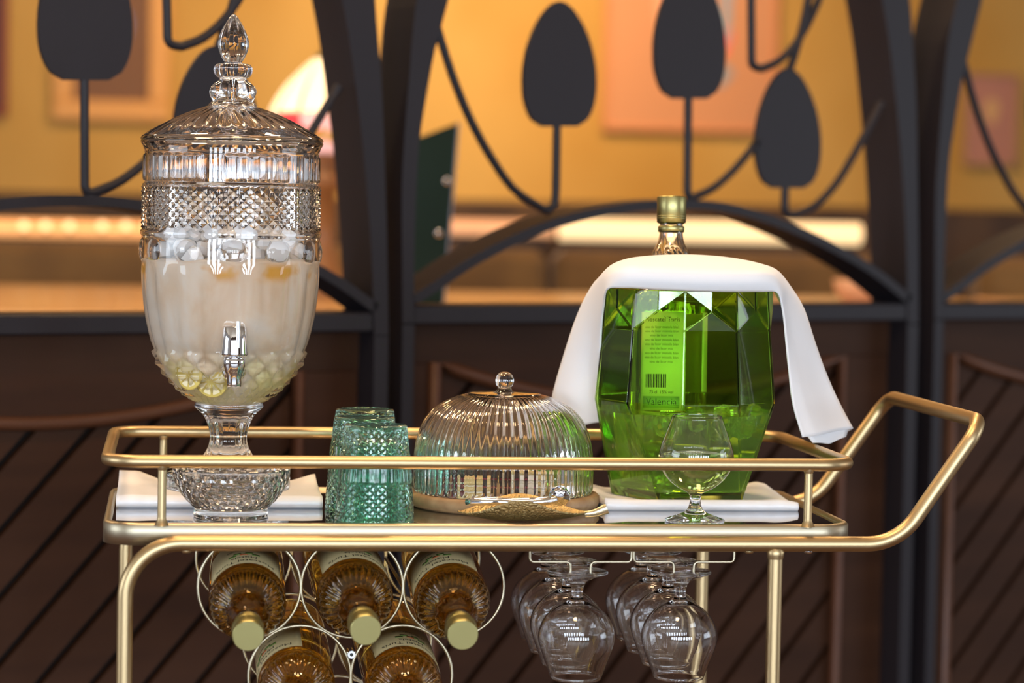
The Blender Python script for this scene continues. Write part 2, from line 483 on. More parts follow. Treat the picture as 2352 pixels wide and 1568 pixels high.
# side posts: straight below, sweeping inwards above
Lo = [uz(925, 745), uz(924, 600), uz(923, 436), uz(929, 320), uz(940, 180), uz(957, 0)]
Li = [uz(952, 745), uz(952, 606), uz(955, 480), uz(962, 340), uz(976, 242), uz(998, 120), uz(1030, 0)]
Ro = [uz(2110, 745), uz(2110, 600), uz(2109, 485), uz(2105, 250), uz(2098, 120), uz(2090, 0)]
Ri = [uz(2085, 745), uz(2083, 600), uz(2078, 485), uz(2070, 360), uz(2060, 250), uz(2046, 120), uz(2027, 0)]
def smooth2(pts, seg=4): return [(v.x, v.y) for v in spline([(a, b, 0) for a, b in pts], seg)]
def strips(A, B, d0, d1, mb):
    n = 28
    def res(P):
        P = smooth2(P, 5); zs = [p[1] for p in P]; out = []
        z0, z1 = zs[0], zs[-1]
        for i in range(n+1):
            z = z0+(z1-z0)*i/n
            for k in range(len(P)-1):
                if P[k][1]-1e-9 <= z <= P[k+1][1]+1e-9:
                    t = (z-P[k][1])/max(1e-9, P[k+1][1]-P[k][1]); out.append((P[k][0]+(P[k+1][0]-P[k][0])*t, z)); break
            else: out.append((P[-1][0], z))
        return out
    a = res(A); b = res(B)
    vs = []
    for i in range(n+1):
        vs += [(a[i][0], d0, a[i][1]), (b[i][0], d0, b[i][1]), (b[i][0], d1, b[i][1]), (a[i][0], d1, a[i][1])]
    fs = [(0, 3, 2, 1), (n*4, n*4+1, n*4+2, n*4+3)]
    for i in range(n):
        for k in range(4):
            l = (k+1) % 4
            fs.append((i*4+k, i*4+l, i*4+4+l, i*4+4+k))
    mb.add(vs, fs, False)
ztop = Lo[-1][1]
ZT = 1.80
def ext(P, s):   # carry the sweep on above the picture and back to the top rail
    u, z = P[-1]
    return P + [(u+s*.030, z+.12), (u+s*.038, z+.26), (u+s*.020, z+.42), (u, ZT)]
mb = MB(); strips(ext(Lo, 1), ext(Li, 1), 0, DEP, mb); mb.box((Lo[0][0], 0, 0), (Li[0][0], DEP, Lo[0][1]+.002), .0).build('side_post', IRON, screen)
mb = MB(); strips(ext(Ri, -1), ext(Ro, -1), 0, DEP, mb); mb.box((Ri[0][0], 0, 0), (Ro[0][0], DEP, Ri[0][1]+.002), .0).build('side_post', IRON, screen)
ui = Li[0][0]; uo = Ri[0][0]
MB().box((ui, 0.002, zr0), (uo, DEP-.004, zr1), .003).build('rail', IRON, screen)
MB().box((ui-.02, 0.002, ZT-.03), (uo+.02, DEP-.004, ZT), .003).build('top_rail', IRON, screen)
MB().box((ui, .012, .0), (uo, DEP-.012, .04), .003).build('bottom_rail', IRON, screen)
# arch
arc_t = [(948, 678), (1000, 645), (1100, 580), (1250, 510), (1400, 472), (1560, 458), (1700, 472), (1850, 525), (2000, 605), (2095, 680)]
A = smooth2(uzl(arc_t), 4); th = .016
mb = MB(); vs = []; n = len(A)
for i in range(n):
    a = A[max(i-1, 0)]; b = A[min(i+1, n-1)]; L = hypot(b[0]-a[0], b[1]-a[1]); nx, nz = -(b[1]-a[1])/L, (b[0]-a[0])/L
    u, z = A[i]
    vs += [(u, .0, z), (u-nx*th, .0, z-nz*th), (u-nx*th, DEP-.01, z-nz*th), (u, DEP-.01, z)]
fs = [(0, 1, 2, 3), ((n-1)*4+3, (n-1)*4+2, (n-1)*4+1, (n-1)*4)]
for i in range(n-1):
    for k in range(4):
        l = (k+1) % 4; fs.append((i*4+k, i*4+4+k, i*4+4+l, i*4+l))
mb.add(vs, fs, False).build('arch', IRON, screen)
VD = .012
def vine(pts, name='vine', r=.0072, rad=.012):
    P3 = [(u, VD, z) for u, z in uzl(pts)]
    P3 = fillet(P3, rad, 4)
    MB().tube(P3, r, 8).build(name, IRON, screen)
def sm_px(pts, seg=4): return [(v.x, v.y) for v in spline([(a, b, 0) for a, b in pts], seg)]
vine(sm_px([(1012, 60), (1045, 165), (1085, 265), (1130, 350), (1185, 430), (1240, 470), (1266, 484)]) + [(1283, 470), (1286, 440), (1288, 290)], 'vine')
vine([(1590, 226), (1588, 440), (1592, 455)] + sm_px([(1605, 452), (1650, 430), (1700, 385), (1752, 322)]), 'vine')
vine([(1733, -140), (1735, 0), (1736, 152)] + sm_px([(1760, 157), (1800, 138), (1838, 98), (1872, 40), (1905, -40), (1935, -130)]), 'vine')
vine(sm_px([(1823, 160), (1840, 108), (1858, 40), (1872, -40), (1880, -130)]), 'vine')
vine([(1813, 430), (1812, 480), (1818, 492)] + sm_px([(1840, 492), (1885, 470), (1935, 415), (1985, 330), (2035, 235)]), 'vine')
def leafshape(xc, xw, y0, y1, wy=.64):
    """egg: pointed round top, widest lower down, squared bottom"""
    P = []
    n = 26
    H = y1-y0
    for i in range(n+1):
        t = (i/n)**1.35              # top -> bottom
        if t < wy: w_ = sin(pi/2*(t/wy))**.56
        else:
            q = (t-wy)/(1-wy); w_ = (1-q**2.6*.36)
            if q > .8: w_ *= sqrt(max(0, 1-((q-.8)/.2)**2*.45))
        P.append((xc+xw*w_, y0+H*t))
    R_ = P; Lf = [(2*xc-x, y) for x, y in P]
    return Lf[::-1] + R_[1:]
def leaf(xc, xw, y0, y1):
    P = uzl(leafshape(xc, xw, y0, y1))
    # order counter-clockwise seen from the front
    ar = sum(P[i][0]*P[(i+1) % len(P)][1]-P[(i+1) % len(P)][0]*P[i][1] for i in range(len(P)))
    if ar < 0: P = P[::-1]
    MB().extrude(P, VD-.004, VD+.004).build('leaf', IRON, screen)
leaf(1293, 84, 2, 290)
leaf(1592, 82, -75, 226)
leaf(1818, 75, 155, 432)
# wooden infill
zt_w = zr0
mzL = uz(1035, 846); mzR = uz(1975, 812)
zc = (mzL[1]+mzR[1])/2
ml, mr = mzL[0], mzR[0]
dip = .070
def arcz(u, off=0): return zc - dip*(1-((u-(ml+mr)/2)/((mr-ml)/2))**2) + off
FY = .050
# header board with a concave lower edge
n = 24
poly = [(ui, zt_w), (ui, zc)] + [(ml+(mr-ml)*i/n, arcz(ml+(mr-ml)*i/n)) for i in range(n+1)] + [(uo, zc), (uo, zt_w)]
vs = []; fs = []
us = [ui]+[ml+(mr-ml)*i/n for i in range(n+1)]+[uo]
zs_ = [zc]+[arcz(ml+(mr-ml)*i/n) for i in range(n+1)]+[zc]
for u, z in zip(us, zs_): vs += [(u, FY, z), (u, FY, zt_w), (u, FY+.03, z), (u, FY+.03, zt_w)]
for i in range(len(us)-1):
    a = i*4; b = a+4
    fs += [(a, b, b+1, a+1), (a+2, a+3, b+3, b+2), (a, a+2, b+2, b)]
MB().add(vs, fs, False).build('header_board', WOODD, screen)
MB().box((ui, FY, .04), (ml, FY+.03, zc), .002).build('stile', WOODD, screen)
MB().box((mr, FY, .04), (uo, FY+.03, zc), .002).build('stile', WOODD, screen)
MB().box((ml, FY, .04), (mr, FY+.03, .14), .002).build('sill_board', WOODD, screen)
MB().tube([(ml, FY, .14), (ml, FY, zc)]+[(ml+(mr-ml)*i/n, FY, arcz(ml+(mr-ml)*i/n)) for i in range(1, n)]+[(mr, FY, zc), (mr, FY, .14)], .011, 10).build('moulding', mat('moulding_wood', (.085, .030, .013), .4, noise=((2, 2, 12), 4, (.12, .045, .02), .35, .7)), screen)
MB().box((ml-.01, FY+.028, .05), (mr+.01, FY+.034, zc)).build('backing', WOODG, screen)
# diagonal planks clipped to the infill opening
def clip(poly, f):
    out = []
    for i in range(len(poly)):
        a, b = poly[i], poly[(i+1) % len(poly)]
        fa, fb = f(a), f(b)
        if fa >= 0: out.append(a)
        if (fa >= 0) != (fb >= 0):
            t = fa/(fa-fb); out.append((a[0]+(b[0]-a[0])*t, a[1]+(b[1]-a[1])*t))
    return out
sp = .0925; ang = radians(46.7)
kz = math.tan(ang)
plank_w = sp - .016
for k in range(-14, 14):
    u_a = k*sp + .03
    # strip: all points with u - z/kz between u_a and u_a+plank_w
    H0, H1 = .13, zc+.004
    poly = [(u_a+H0/kz, H0), (u_a+plank_w+H0/kz, H0), (u_a+plank_w+H1/kz, H1), (u_a+H1/kz, H1)]
    poly = clip(poly, lambda p: p[0]-(ml-.005)); 
    if len(poly) > 2: poly = clip(poly, lambda p: (mr+.005)-p[0])
    if len(poly) < 3: continue
    MB().extrude(poly, FY+.008, FY+.026).build('plank', WOODD, screen)
s1 = copy_tree(screen); s1.location = P0+E1*(U0-PITCH); s1.scale = (1, 1, .9885)
s1['label'] = 'leftmost iron and wood screen panel with leaf shapes, behind the glass drink dispenser'
s3 = copy_tree(screen); s3.location = P0+E1*(U0+PITCH+.012)
s3['label'] = 'rightmost iron and wood screen panel, behind the cart handle and only partly in view'
for s_ in (screen, s1, s3): s_['group'] = 'iron and wood room divider panels'

# ------------------------------------------------------------------ the bar cart
TZ = .75                        # top of the mirrored tray
XL, XR, YB = -.076, .7945, .386
cart = thing('bar_cart', 'gold metal bar cart with mirrored tray, low gallery rail and angled push handle', 'bar cart', (.36, .19, 0))
CO = Vector((.36, .19, 0))
def L(*p): return tuple(Vector(p)-CO)
def rrect(x0, x1, y0, y1, z, r, seg=10):
    out = []
    for cx_, cy_, a0 in ((x1-r, y1-r, 0), (x0+r, y1-r, 90), (x0+r, y0+r, 180), (x1-r, y0+r, 270)):
        for k in range(seg+1):
            a = radians(a0+90*k/seg); out.append((cx_+r*cos(a), cy_+r*sin(a), z))
    return out
# tray : apron ring with rolled lip
o = rrect(XL, XR, -.001, YB, 0, .040, 12); i_ = rrect(XL+.010, XR-.010, .009, YB-.010, 0, .032, 12)
n = len(o); vs = []
zrow = [(0, .7285), (0, .7505), (1, .7535), (2, .7535), (3, .7490), (3, .7285)]
for kind, z in zrow:
    for k in range(n):
        a, b = Vector(o[k]), Vector(i_[k])
        t = {0: 0, 1: .25, 2: .75, 3: 1}[kind]
        p = a+(b-a)*t; vs.append(L(p.x, p.y, z))
fs = []
for q in range(len(zrow)):
    q2 = (q+1) % len(zrow)
    for k in range(n):
        l = (k+1) % n; fs.append((q*n+k, q*n+l, q2*n+l, q2*n+k))
MB().add(vs, fs, True).build('tray_frame', APRON, cart)
poly = rrect(XL+.008, XR-.008, .007, YB-.008, 0, .034, 12)
n = len(poly)
vs = [L(p[0], p[1], .75) for p in poly]+[L(p[0], p[1], .744) for p in poly]
fs = [tuple(range(n)), tuple(range(2*n-1, n-1, -1))]+[(k, k+n, (k+1) % n+n, (k+1) % n) for k in range(n)]
MB().add(vs, fs, False).build('mirror_tray', MIRROR, cart)
# gallery rail
rail = [L(*p) for p in rrect(XL+.004, XR-.004, 0, YB, .8235, .036, 12)]
MB().tube(rail, .0074, 16, closed=True).build('gallery_rail', GOLD, cart)
def post(x, y):
    p = MB(); p.tube([L(x, y, .750), L(x, y, .8175)], .0050, 14, cap=False)
    p.lathe([(.0085, .7512), (.0072, .7535), (.0055, .757), (.005, .760)], 14, M=Matrix.Translation(Vector(L(x, y, 0))))
    p.lathe([(.005, .8135), (.0062, .8165), (.0066, .819)], 14, M=Matrix.Translation(Vector(L(x, y, 0))))
    p.build('rail_post', GOLD, cart)
for px in (372, 1857):
    x = onY(px, 1140, 0).x
    post(x, .001); post(x, YB-.001)
# side frames : bent tube that runs from the left foot along the tray edge
FR = .0091
for Y, sgn in ((-.0115, 1), (YB+.0115, -1)):
    xleg = -.0495 if sgn > 0 else -.056
    pth = fillet([L(xleg, Y, .055), L(xleg, Y, .7325), L(.7625, Y, .7325)], .062, 12)
    MB().tube(pth, FR, 18).build('frame_tube', GOLD, cart)
    MB().tube([L(.6963, Y, .055), L(.6963, Y, .7255)], FR*.97, 16).build('leg', GOLD, cart)
    MB().lathe([(.0090, .7150), (.0100, .7190), (.0108, .7235), (.0085, .7275)], 16, M=Matrix.Translation(Vector(L(.6963, Y, 0)))).build('weld', GOLD, cart)
    for x in (.018, .735, .665):
        MB().lathe([(.001, .7213), (.004, .7215), (.0055, .7230), (.0055, .7245)], 14, M=Matrix.Translation(Vector(L(x, Y, 0)))).build('bolt', CHROME if x > .7 else GOLD, cart)
    for x in (xleg, .6963):
        c_ = MB().tube([L(x, Y, .020), L(x, Y, .060)], .006, 12).build('caster_stem', CHROME, cart)
        MB().lathe([(.001, -.009), (.018, -.009), (.025, -.006), (.026, 0), (.025, .006), (.018, .009), (.001, .009)], 28, M=Matrix.Translation(Vector(L(x, Y, .026))) @ Matrix.Rotation(pi/2, 4, 'X')).build('wheel', mat('black_rubber', (.02, .02, .02), .6), c_)
# push handle, sleeved into both frame tubes
F_, B_ = -.0115, YB+.0115
ins = .030
hp = [L(.7625, F_, .7325), L(.842, F_, .7325), L(.942, F_+.004, .876), L(.942, B_-.006, .876), L(.842, B_, .7325), L(.7625, B_, .7325)]
hpath = fillet(hp, [0, .072, .030, .030, .072, 0], 12)
MB().tube(hpath, FR*.985, 18).build('push_handle', GOLD, cart)
# lower shelf and cross bars (below the picture)
MB().tube([L(-.05, F_, .20), L(-.05, B_, .20)], .006, 10).build('cross_bar', GOLD, cart)
MB().tube([L(.6963, F_, .20), L(.6963, B_, .20)], .006, 10).build('cross_bar', GOLD, cart)
poly = rrect(-.05, .6963, F_+.005, B_-.005, 0, .02, 4); n = len(poly)
vs = [L(p[0], p[1], .206) for p in poly]+[L(p[0], p[1], .200) for p in poly]
MB().add(vs, [tuple(range(n)), tuple(range(2*n-1, n-1, -1))]+[(k, k+n, (k+1) % n+n, (k+1) % n) for k in range(n)], False).build('lower_shelf', MIRROR, cart)

# bottle rack : wire rings in a honeycomb, front and back
RC = [onY(573, 1346, .03), onY(810, 1347, .03), onY(1042, 1349, .03), onY(691.5, 1553, .03), onY(925, 1555, .03)]
mz = (RC[0].z+RC[1].z+RC[2].z)/3
pit = (RC[2].x-RC[0].x)/2
RC = [(RC[0].x, mz), (RC[0].x+pit, mz), (RC[0].x+2*pit, mz), (RC[0].x+pit/2, mz-pit*.878), (RC[0].x+pit*1.5, mz-pit*.878)]
RC += [(RC[0][0]+pit, mz-pit*.878*2)]
RINGR = pit/2-.0002
rack = empty('bottle_rack', parent=cart)
for yy in (.03, .275):
    for (x, z) in RC:
        pts = [L(x+RINGR*sin(tau*k/56), yy, z+RINGR*cos(tau*k/56)) for k in range(56)]
        MB().tube(pts, .0019, 8, closed=True).build('ring', GOLDW, rack)
for k_, (x, z) in enumerate(RC[:3]):
    for yy in (.03, .275):
        MB().tube([L(x, yy, z+RINGR), L(x, yy, .7290)], .0022, 8).build('hanger', GOLDW, rack)
# tie rods run front to back where the rings touch
for (x, z) in ((RC[0][0]+pit/2, mz), (RC[0][0]+pit*1.5, mz), (RC[3][0]+pit/2, RC[3][1])):
    MB().tube([L(x, .03, z), L(x, .275, z)], .0022, 8).build('tie_rod', GOLDW, rack)
bx, bz = RC[3][0]+pit/2, RC[3][1]+.026
bb = MB().tube([L(bx, .022, bz), L(bx, .05, bz)], .0045, 12, cap=True).build('hex_bolt', CHROME, rack)
MB().tube([L(bx, .0215, bz), L(bx, .0222, bz)], .0022, 6).build('hex_socket', INK, bb)
MB().box(L(bx-.0075, .030, bz-.002), L(bx+.0075, .0325, bz+.002)).build('bolt_plate', GOLDW, rack)

# stemware rack : two channels of bent wire
gr = empty('stemware_rack', parent=cart)
zw = onY(1340, 1290, -.002).z; zh = onY(1340, 1326, -.002).z
GX = [onY(1333, 1300, 0).x, onY(1570, 1300, 0).x]
hw = (onY(1455, 1280, 0).x-onY(1222, 1280, 0).x)/2
for gx in GX:
    for s_ in (-1, 1):
        for yy in (-.002, .30):
            p = fillet([L(gx+s_*hw, yy, .7285), L(gx+s_*hw, yy, zw), L(gx+s_*.0125, yy, zw), L(gx+s_*.0110, yy, zh)] + ([L(gx+s_*.0150, yy+.014, zh+.0015)] if yy < 0 else []), .0045, 5)
            MB().tube(p, .0017, 8).build('wire_hook', GOLDW, gr)
        MB().tube([L(gx+s_*.0150, .010, zh+.0015), L(gx+s_*.0150, .31, zh+.0015)], .0017, 8).build('wire_runner', GOLDW, gr)

# ------------------------------------------------------------------ glass profiles
def shell(outer, inner, n, disp=None, name='bowl', m=GLASS, parent=None, M=None, smooth=True):
    """outer bottom->top, inner top->bottom, closed at the axis"""
    mb = MB(); prof = outer+inner
    mb.lathe(prof, n, disp=disp, M=M, smooth=smooth)
    return mb.build(name, m, parent)
def snifter_geo():
    sc = .000502
    O = [(.5, 0), (60, 0), (69, 1), (70.5, 4), (69, 7), (52, 13), (35, 19), (22, 26), (15.5, 36), (13, 48), (13.3, 60), (16, 67), (26, 73), (44, 82), (62, 96), (76, 113), (85, 132), (88.5, 150), (87.5, 165), (82, 185), (74, 207), (66, 228), (58.5, 249), (57.8, 251)]
    I = [(57, 250), (64, 229), (72, 208), (80, 186), (85, 166), (86, 150), (82.5, 133), (73.5, 115), (60, 99), (42, 86), (24, 78), (.5, 75)]
    return [(r*sc, z*sc) for r, z in O], [(r*sc, z*sc) for r, z in I]
def dense(P, seg=3):
    return [(max(v.x, .0002), v.y) for v in spline([(a, b, 0) for a, b in P], seg)]
SO, SI = snifter_geo()
def make_snifter(label, group=None):
    t = thing('brandy_snifter', label, 'glass', (0, 0, 0), 0, group)
    i0 = [(r, z) for r, z in SO]
    bowl_o = SO[11:]; foot = SO[:12]
    # one continuous glass, bowl and foot split for naming at the knuckle of the stem
    mb = MB(); mb.lathe(dense(SO, 2)+dense(SI, 2), 56); mb.build('bowl', GLASS, t)
    return t
# hanging glasses
hang = []
HY = [.004, .0945, .185, .2755]
names = ['frontmost', 'second', 'third', 'rearmost']
proto = None
for gi, gx in enumerate(GX):
    for k, y in enumerate(HY):
        label = 'upside-down clear brandy snifter, %s in the %s hanging row under the tray' % (names[k], ('row beside the bottles', 'row beside the right legs')[gi])
        label = 'upside-down clear snifter, %s glass of the hanging row %s' % (names[k] if k else 'front', ('nearer the bottle rack', 'nearer the right cart legs')[gi])
        if proto is None:
            proto = make_snifter(label, 'snifters hanging upside down under the tray'); o_ = proto
        else:
            o_ = copy_tree(proto); o_['label'] = label
        x = gx + (-.004, .001, -.002, .002)[k]*.6
        o_.location = (x, y, zh+.0015+.0017+.0042+.0005)
        o_.rotation_euler = (pi, 0, .3*k)
        hang.append(o_)
# --------- standing snifter with pale wine
sn = copy_tree(proto); sn['label'] = 'clear brandy snifter half full of pale wine standing at the front of the tray'
del sn['group']
sn.rotation_euler = (0, 0, 0)
SNX = onY(1596, 1190, .052).x
sn.location = (SNX, .052, TZ+.0003)
lev = .000502*158
Iup = dense(SI, 2)[::-1]          # bottom -> top
LP = [(r+.0005, z-.0005) for r, z in Iup if z < lev]
rl = LP[-1][0]
LP = [(.0002, LP[0][1])]+LP+[(rl-.0002, lev), (rl-.0015, lev-.0006), (.0002, lev-.0008)]
MB().lathe(LP, 56).build('wine', PALEWINE, sn)

# ------------------------------------------------------------------ bottles
BR, BL = .0445, .345
def zm(z):
    return z if z <= .172 or z >= .300 else .208+(z-.172)*.71875
def zi(z):
    return z if z <= .172 or z >= .300 else (.172 if z < .208 else .172+(z-.208)/.71875)
def bottle_prof():
    return [(r, zm(z) if abs(z-.172) > 1e-6 else .208) for r, z in bottle_prof0()]
def bottle_prof0():
    # z from base
    return [(.0002, .004), (.030, .002), (.040, 0), (.0438, .003), (BR, .010), (BR, .060), (BR, .120), (BR, .172), (.0436, .186), (.0405, .199), (.0350, .210), (.0270, .219), (.0215, .228), (.0200, .238), (.0225, .248), (.0240, .258), (.0225, .270), (.0170, .284), (.0145, .296), (.0140, .308), (.0140, .318), (.0140, .338)]
def text_mesh(body, size, R_, ang0, zc_, mtl, parent, name='lettering', flip=1):
    cu = bpy.data.curves.new('lettering', 'FONT'); cu.body = body; cu.size = size; cu.align_x = 'CENTER'; cu.align_y = 'CENTER'
    cu.resolution_u = 2
    ob = bpy.data.objects.new('tmp_text', cu); COL.objects.link(ob)
    dg = bpy.context.evaluated_depsgraph_get()
    me = bpy.data.meshes.new_from_object(ob.evaluated_get(dg))
    bpy.data.objects.remove(ob); bpy.data.curves.remove(cu)
    for v in me.vertices:
        x, y = v.co.x, v.co.y
        a = ang0 + x/R_
        v.co = (R_*sin(a), -R_*cos(a), zc_+y)
    me.materials.clear(); me.materials.append(mtl)
    o = bpy.data.objects.new(name, me); COL.objects.link(o); o.parent = parent
    return o
def patch(R_, a0, a1, z0, z1, t=.0002, n=14):
    mb = MB(); vs = []
    for rr in (R_, R_+t):
        for z in (z0, z1):
            for k in range(n+1):
                a = a0+(a1-a0)*k/n; vs.append((rr*sin(a), -rr*cos(a), z))
    m = n+1; fs = []
    for k in range(n):
        fs += [(2*m+k, 2*m+k+1, 3*m+k+1, 3*m+k), (k+1, k, m+k, m+k+1), (k, k+1, 2*m+k+1, 2*m+k), (3*m+k, 3*m+k+1, m+k+1, m+k)]
    fs += [(0, 2*m, 3*m, m), (n, m+n, 3*m+n, 2*m+n)]
    return mb.add(vs, fs, True)
def make_bottle(label, group, liquid_top, liq, glass, full=True):
    t = thing('wine_bottle', label, 'bottle', (0, 0, 0), 0, group)
    P = dense(bottle_prof(), 3)
    def rel(i, a, k):
        z = zi(P[i][1]); r = P[i][0]
        if .186 < z < .226:    # radial flutes on the shoulder
            q = sin(pi*(z-.186)/.040)
            return .0013*q*(abs(sin(a*15))*2-1)
        if .228 < z < .276:    # swirled facets on the neck bulb
            q = sin(pi*(z-.228)/.048)
            return .0011*q*sin(a*11+z*170)
        if .176 < z <= .186:   # embossed crest line
            return .0008*max(0, sin(a*12))*sin(pi*(z-.176)/.010)
        return 0
    mb = MB(); mb.lathe(P, 120, disp=rel)
    TH = .0028
    if full is None: pass
    # inner wall
    I = [(max(r-TH, .0002), z+(.006 if z < .01 else 0)) for r, z in P[::-1]]
    mb.lathe([P[-1]]+I, 60)
    # open mouth keeps the wall closed
    gl = mb.build('glass', glass, t)
    Lq = [(max(r-TH+.0006, .0002), z+(.0055 if z < .01 else 0)) for r, z in P if z < liquid_top]
    Lq = [(.0002, Lq[0][1])]+Lq+[(.0002, Lq[-1][1]+.0002)]
    MB().lathe(Lq, 48).build('wine', liq, t)
    cp = MB()
    kn = 90
    cp.lathe([(.0150, .303), (.0158, .3035), (.0160, .3090), (.0152, .3100)], 48)
    cp.lathe([(.0155, .3135), (.0172, .3145), (.0174, .3440), (.0171, .3450), (.0166, .3455)], kn, disp=lambda i, a, k: (.00022*(k % 2) if i in (1, 2) else 0))
    cp.add([(.0166*sin(tau*k/kn), -.0166*cos(tau*k/kn), .3455) for k in range(kn)], [tuple(range(kn))], False)
    cp.lathe([(.0155, .3135), (.0150, .3130), (.0150, .3420), (.0002, .3420)], 48)
    c_ = cp.build('screw_cap', CAPM, t)
    for z in (.3190, .3215):
        MB().lathe([(.0173, z-.0008), (.0179, z), (.0173, z+.0008)], 48, closed=False).build('cap_bead', CAPM, c_)
    return t
def front_label(t, second=False):
    lb = patch(BR+.0003, radians(-62), radians(62), .111, .206).build('front_label', PAPER, t)
    R2 = BR+.0007
    text_mesh('Moscatel Tur\u00eds' , .0125, R2, 0, .195, INK, lb)
    text_mesh('Mistela', .0110, R2, 0, .182, INK, lb)
    for dx, zz, m_ in ((-.014, .171, INKG), (0, .1695, INKR), (.014, .1715, INKG), (-.006, .165, INKG), (.008, .165, INKG)):
        patch(R2-.0001, dx/R2-.10, dx/R2+.10, zz-.003, zz+.003, .0002, 4).build('printed_sprig', m_, lb)
    text_mesh('D.O. Valencia', .0075, R2, 0, .150, INK, lb)
    return lb
def back_label(t, rot):
    a0 = rot
    lb = patch(BR+.0003, a0-radians(36), a0+radians(36), .088, .205).build('back_label', GPAPER, t)
    R2 = BR+.0007
    text_mesh('Moscatel Tur\u00eds', .0072, R2, a0, .196, INK, lb)
    for k in range(9):
        w_ = .044 if k % 3 != 2 else .030
        text_mesh('vino de licor mistela blanca'[: 26 if k % 3 != 2 else 17], .0042, R2, a0-.02, .187-k*.0052, INKG, lb)
    random.seed(3)
    x = -.020
    while x < .006:
        w_ = random.choice((.0006, .0010, .0015))
        patch(R2-.0001, a0+x/R2, a0+(x+w_)/R2, .115, .131, .0001, 2).build('bar_code_bar', INK, lb)
        x += w_+random.choice((.0007, .0011))
    text_mesh('75 cl  15% vol', .0052, R2, a0, .1095, INK, lb)
    patch(R2-.0001, a0-.024/R2, a0+.022/R2, .091, .1045, .0001, 6).build('green_strip', mat('green_print', (.45, .62, .35), .6), lb)
    text_mesh('Valencia', .0115, R2+.0002, a0, .0980, INK, lb)
    return lb
rackb = 'wine bottles lying in the ring rack'
capx = [570, 840, 1063]; capy = [1460, 1447, 1458]
btl = None
ord_ = ['wine bottle with gold cap in the top left ring of the rack', 'wine bottle with gold cap in the top middle ring of the rack', 'wine bottle with gold cap in the top right ring, nearest the hanging glasses',
        'wine bottle in the lower left ring of the rack, its cap below the picture', 'wine bottle in the lower right ring of the rack, its cap below the picture']
def aim(o, base, tip, spin):
    d = (Vector(tip)-Vector(base)).normalized()
    z = d; x = Vector((1, 0, 0)); x = (x-z*x.dot(z)).normalized(); y = z.cross(x)
    Mx = Matrix((x, y, z)).transposed().to_4x4()
    o.matrix_world = Matrix.Translation(base) @ Mx @ Matrix.Rotation(spin, 4, 'Z')
TIPY = -.100
for k in range(5):
    x, z = RC[k]
    if btl is None:
        btl = make_bottle('golden ' + ord_[0], rackb, .296, WINE, BOTGLASS); front_label(btl); b_ = btl
    else:
        b_ = copy_tree(btl); b_['label'] = 'golden ' + ord_[k]
    slope = .118
    dx = ((0, .004, -.003, -.004, .003)[k])
    if k < 3:
        tp = onY(capx[k], capy[k], TIPY); tip = Vector((tp.x, TIPY, tp.z))
        zr = z-.0092               # axis height in the plane of the front ring
        yr = .03
        d = Vector((x-tp.x, 0, 0))
        frac = .13
        dirv = Vector((((x)-tip.x), yr-TIPY, max(zr-tip.z, .010))).normalized()
        dirv = Vector((dirv.x*.55, dirv.y, min(dirv.z, .128))).normalized()
        base = tip + dirv*.3455
    else:
        tip = Vector((x+dx, TIPY, z-.0092-.0175))
        dirv = Vector((-dx*.5, .345, .042)).normalized()
        base = tip+dirv*.3455
    aim(b_, base, tip, (0.10, -.12, .38, .95, -.25)[k] + pi)

# ------------------------------------------------------------------ linen under the dispenser and under the bucket
def folded(name, label, x0, x1, y0, y1, t, layers, lift, group=None, round_r=None):
    """pile of folded layers with a rounded front fold; lift(u, v) raises the upper surface"""
    o = thing(name, label, 'napkin', ((x0+x1)/2, (y0+y1)/2, TZ), 0, group)
    cx_, cy_ = (x0+x1)/2, (y0+y1)/2
    th_ = t/layers
    for Lr in range(layers):
        nx_, ny_ = 48, 26
        mb = MB(); vs = []; fs = []
        f0 = Lr/layers; f1 = (Lr+1)/layers
        inset = .0012*((Lr*7) % 3)
        xa, xb = x0+inset*1.5, x1-inset
        ya = y0+inset*.5; yb_ = y1-inset*2
        prof = []
        # closed loop profile in (v, side) : bottom back -> bottom front -> rounded nose -> top front -> top back
        loop = []
        for k in range(ny_+1): loop.append((1-k/ny_, 0.0, 0))
        for k in range(1, 6): loop.append((-sin(pi*k/6)*th_*.5/(yb_-ya), k/6, 1))
        for k in range(ny_+1): loop.append((k/ny_, 1.0, 0))
        nl = len(loop)
        for i in range(nx_+1):
            u = i/nx_
            for v, s_, _ in loop:
                vv = min(max(v, 0), 1)
                l0 = lift(u, vv)*f0; l1 = lift(u, vv)*f1
                zb_ = f0*t+l0+.0002*(Lr > 0); zt_ = f1*t+l1
                x = xa+(xb-xa)*u; y = ya+(yb_-ya)*v
                vs.append((x-cx_, y-cy_, zb_+(zt_-zb_)*s_))
        for i in range(nx_):
            for k in range(nl):
                l = (k+1) % nl
                fs.append((i*nl+k, i*nl+l, (i+1)*nl+l, (i+1)*nl+k))
        fs.append(tuple(range(nl-1, -1, -1))); fs.append(tuple(nx_*nl+k for k in range(nl)))
        mb.add(vs, fs, True).build('folded_layer', LINEN, o)
    return o
DX, DY, DZ = .0697, .265, .7625       # foot of the dispenser
def liftA(u, v):
    x = -.0645+u*.247
    d = min(1, max(0, (abs(x-DX)-.080)/.03)); q = 1 if x > DX else 1.5
    return .0085*q*d*v*v*v + .0007*sin(u*17+v*3)*d
folded('folded_napkin', 'folded white linen napkin under the foot of the glass dispenser', -.0645, .1815, .179, .350, .0150, 1, liftA, 'folded white napkins on the tray')
BX, BY = .6385, .247
def liftB(u, v):
    x = .525+u*.241
    d = min(1, max(0, (abs(x-BX)-.085)/.03))
    return .007*d*v*v + .001*sin(u*11+v*4)*d - (0.004*max(0, (u-.86)/.14)**2) + .0045*max(0, 1-v/.06) + .002*d
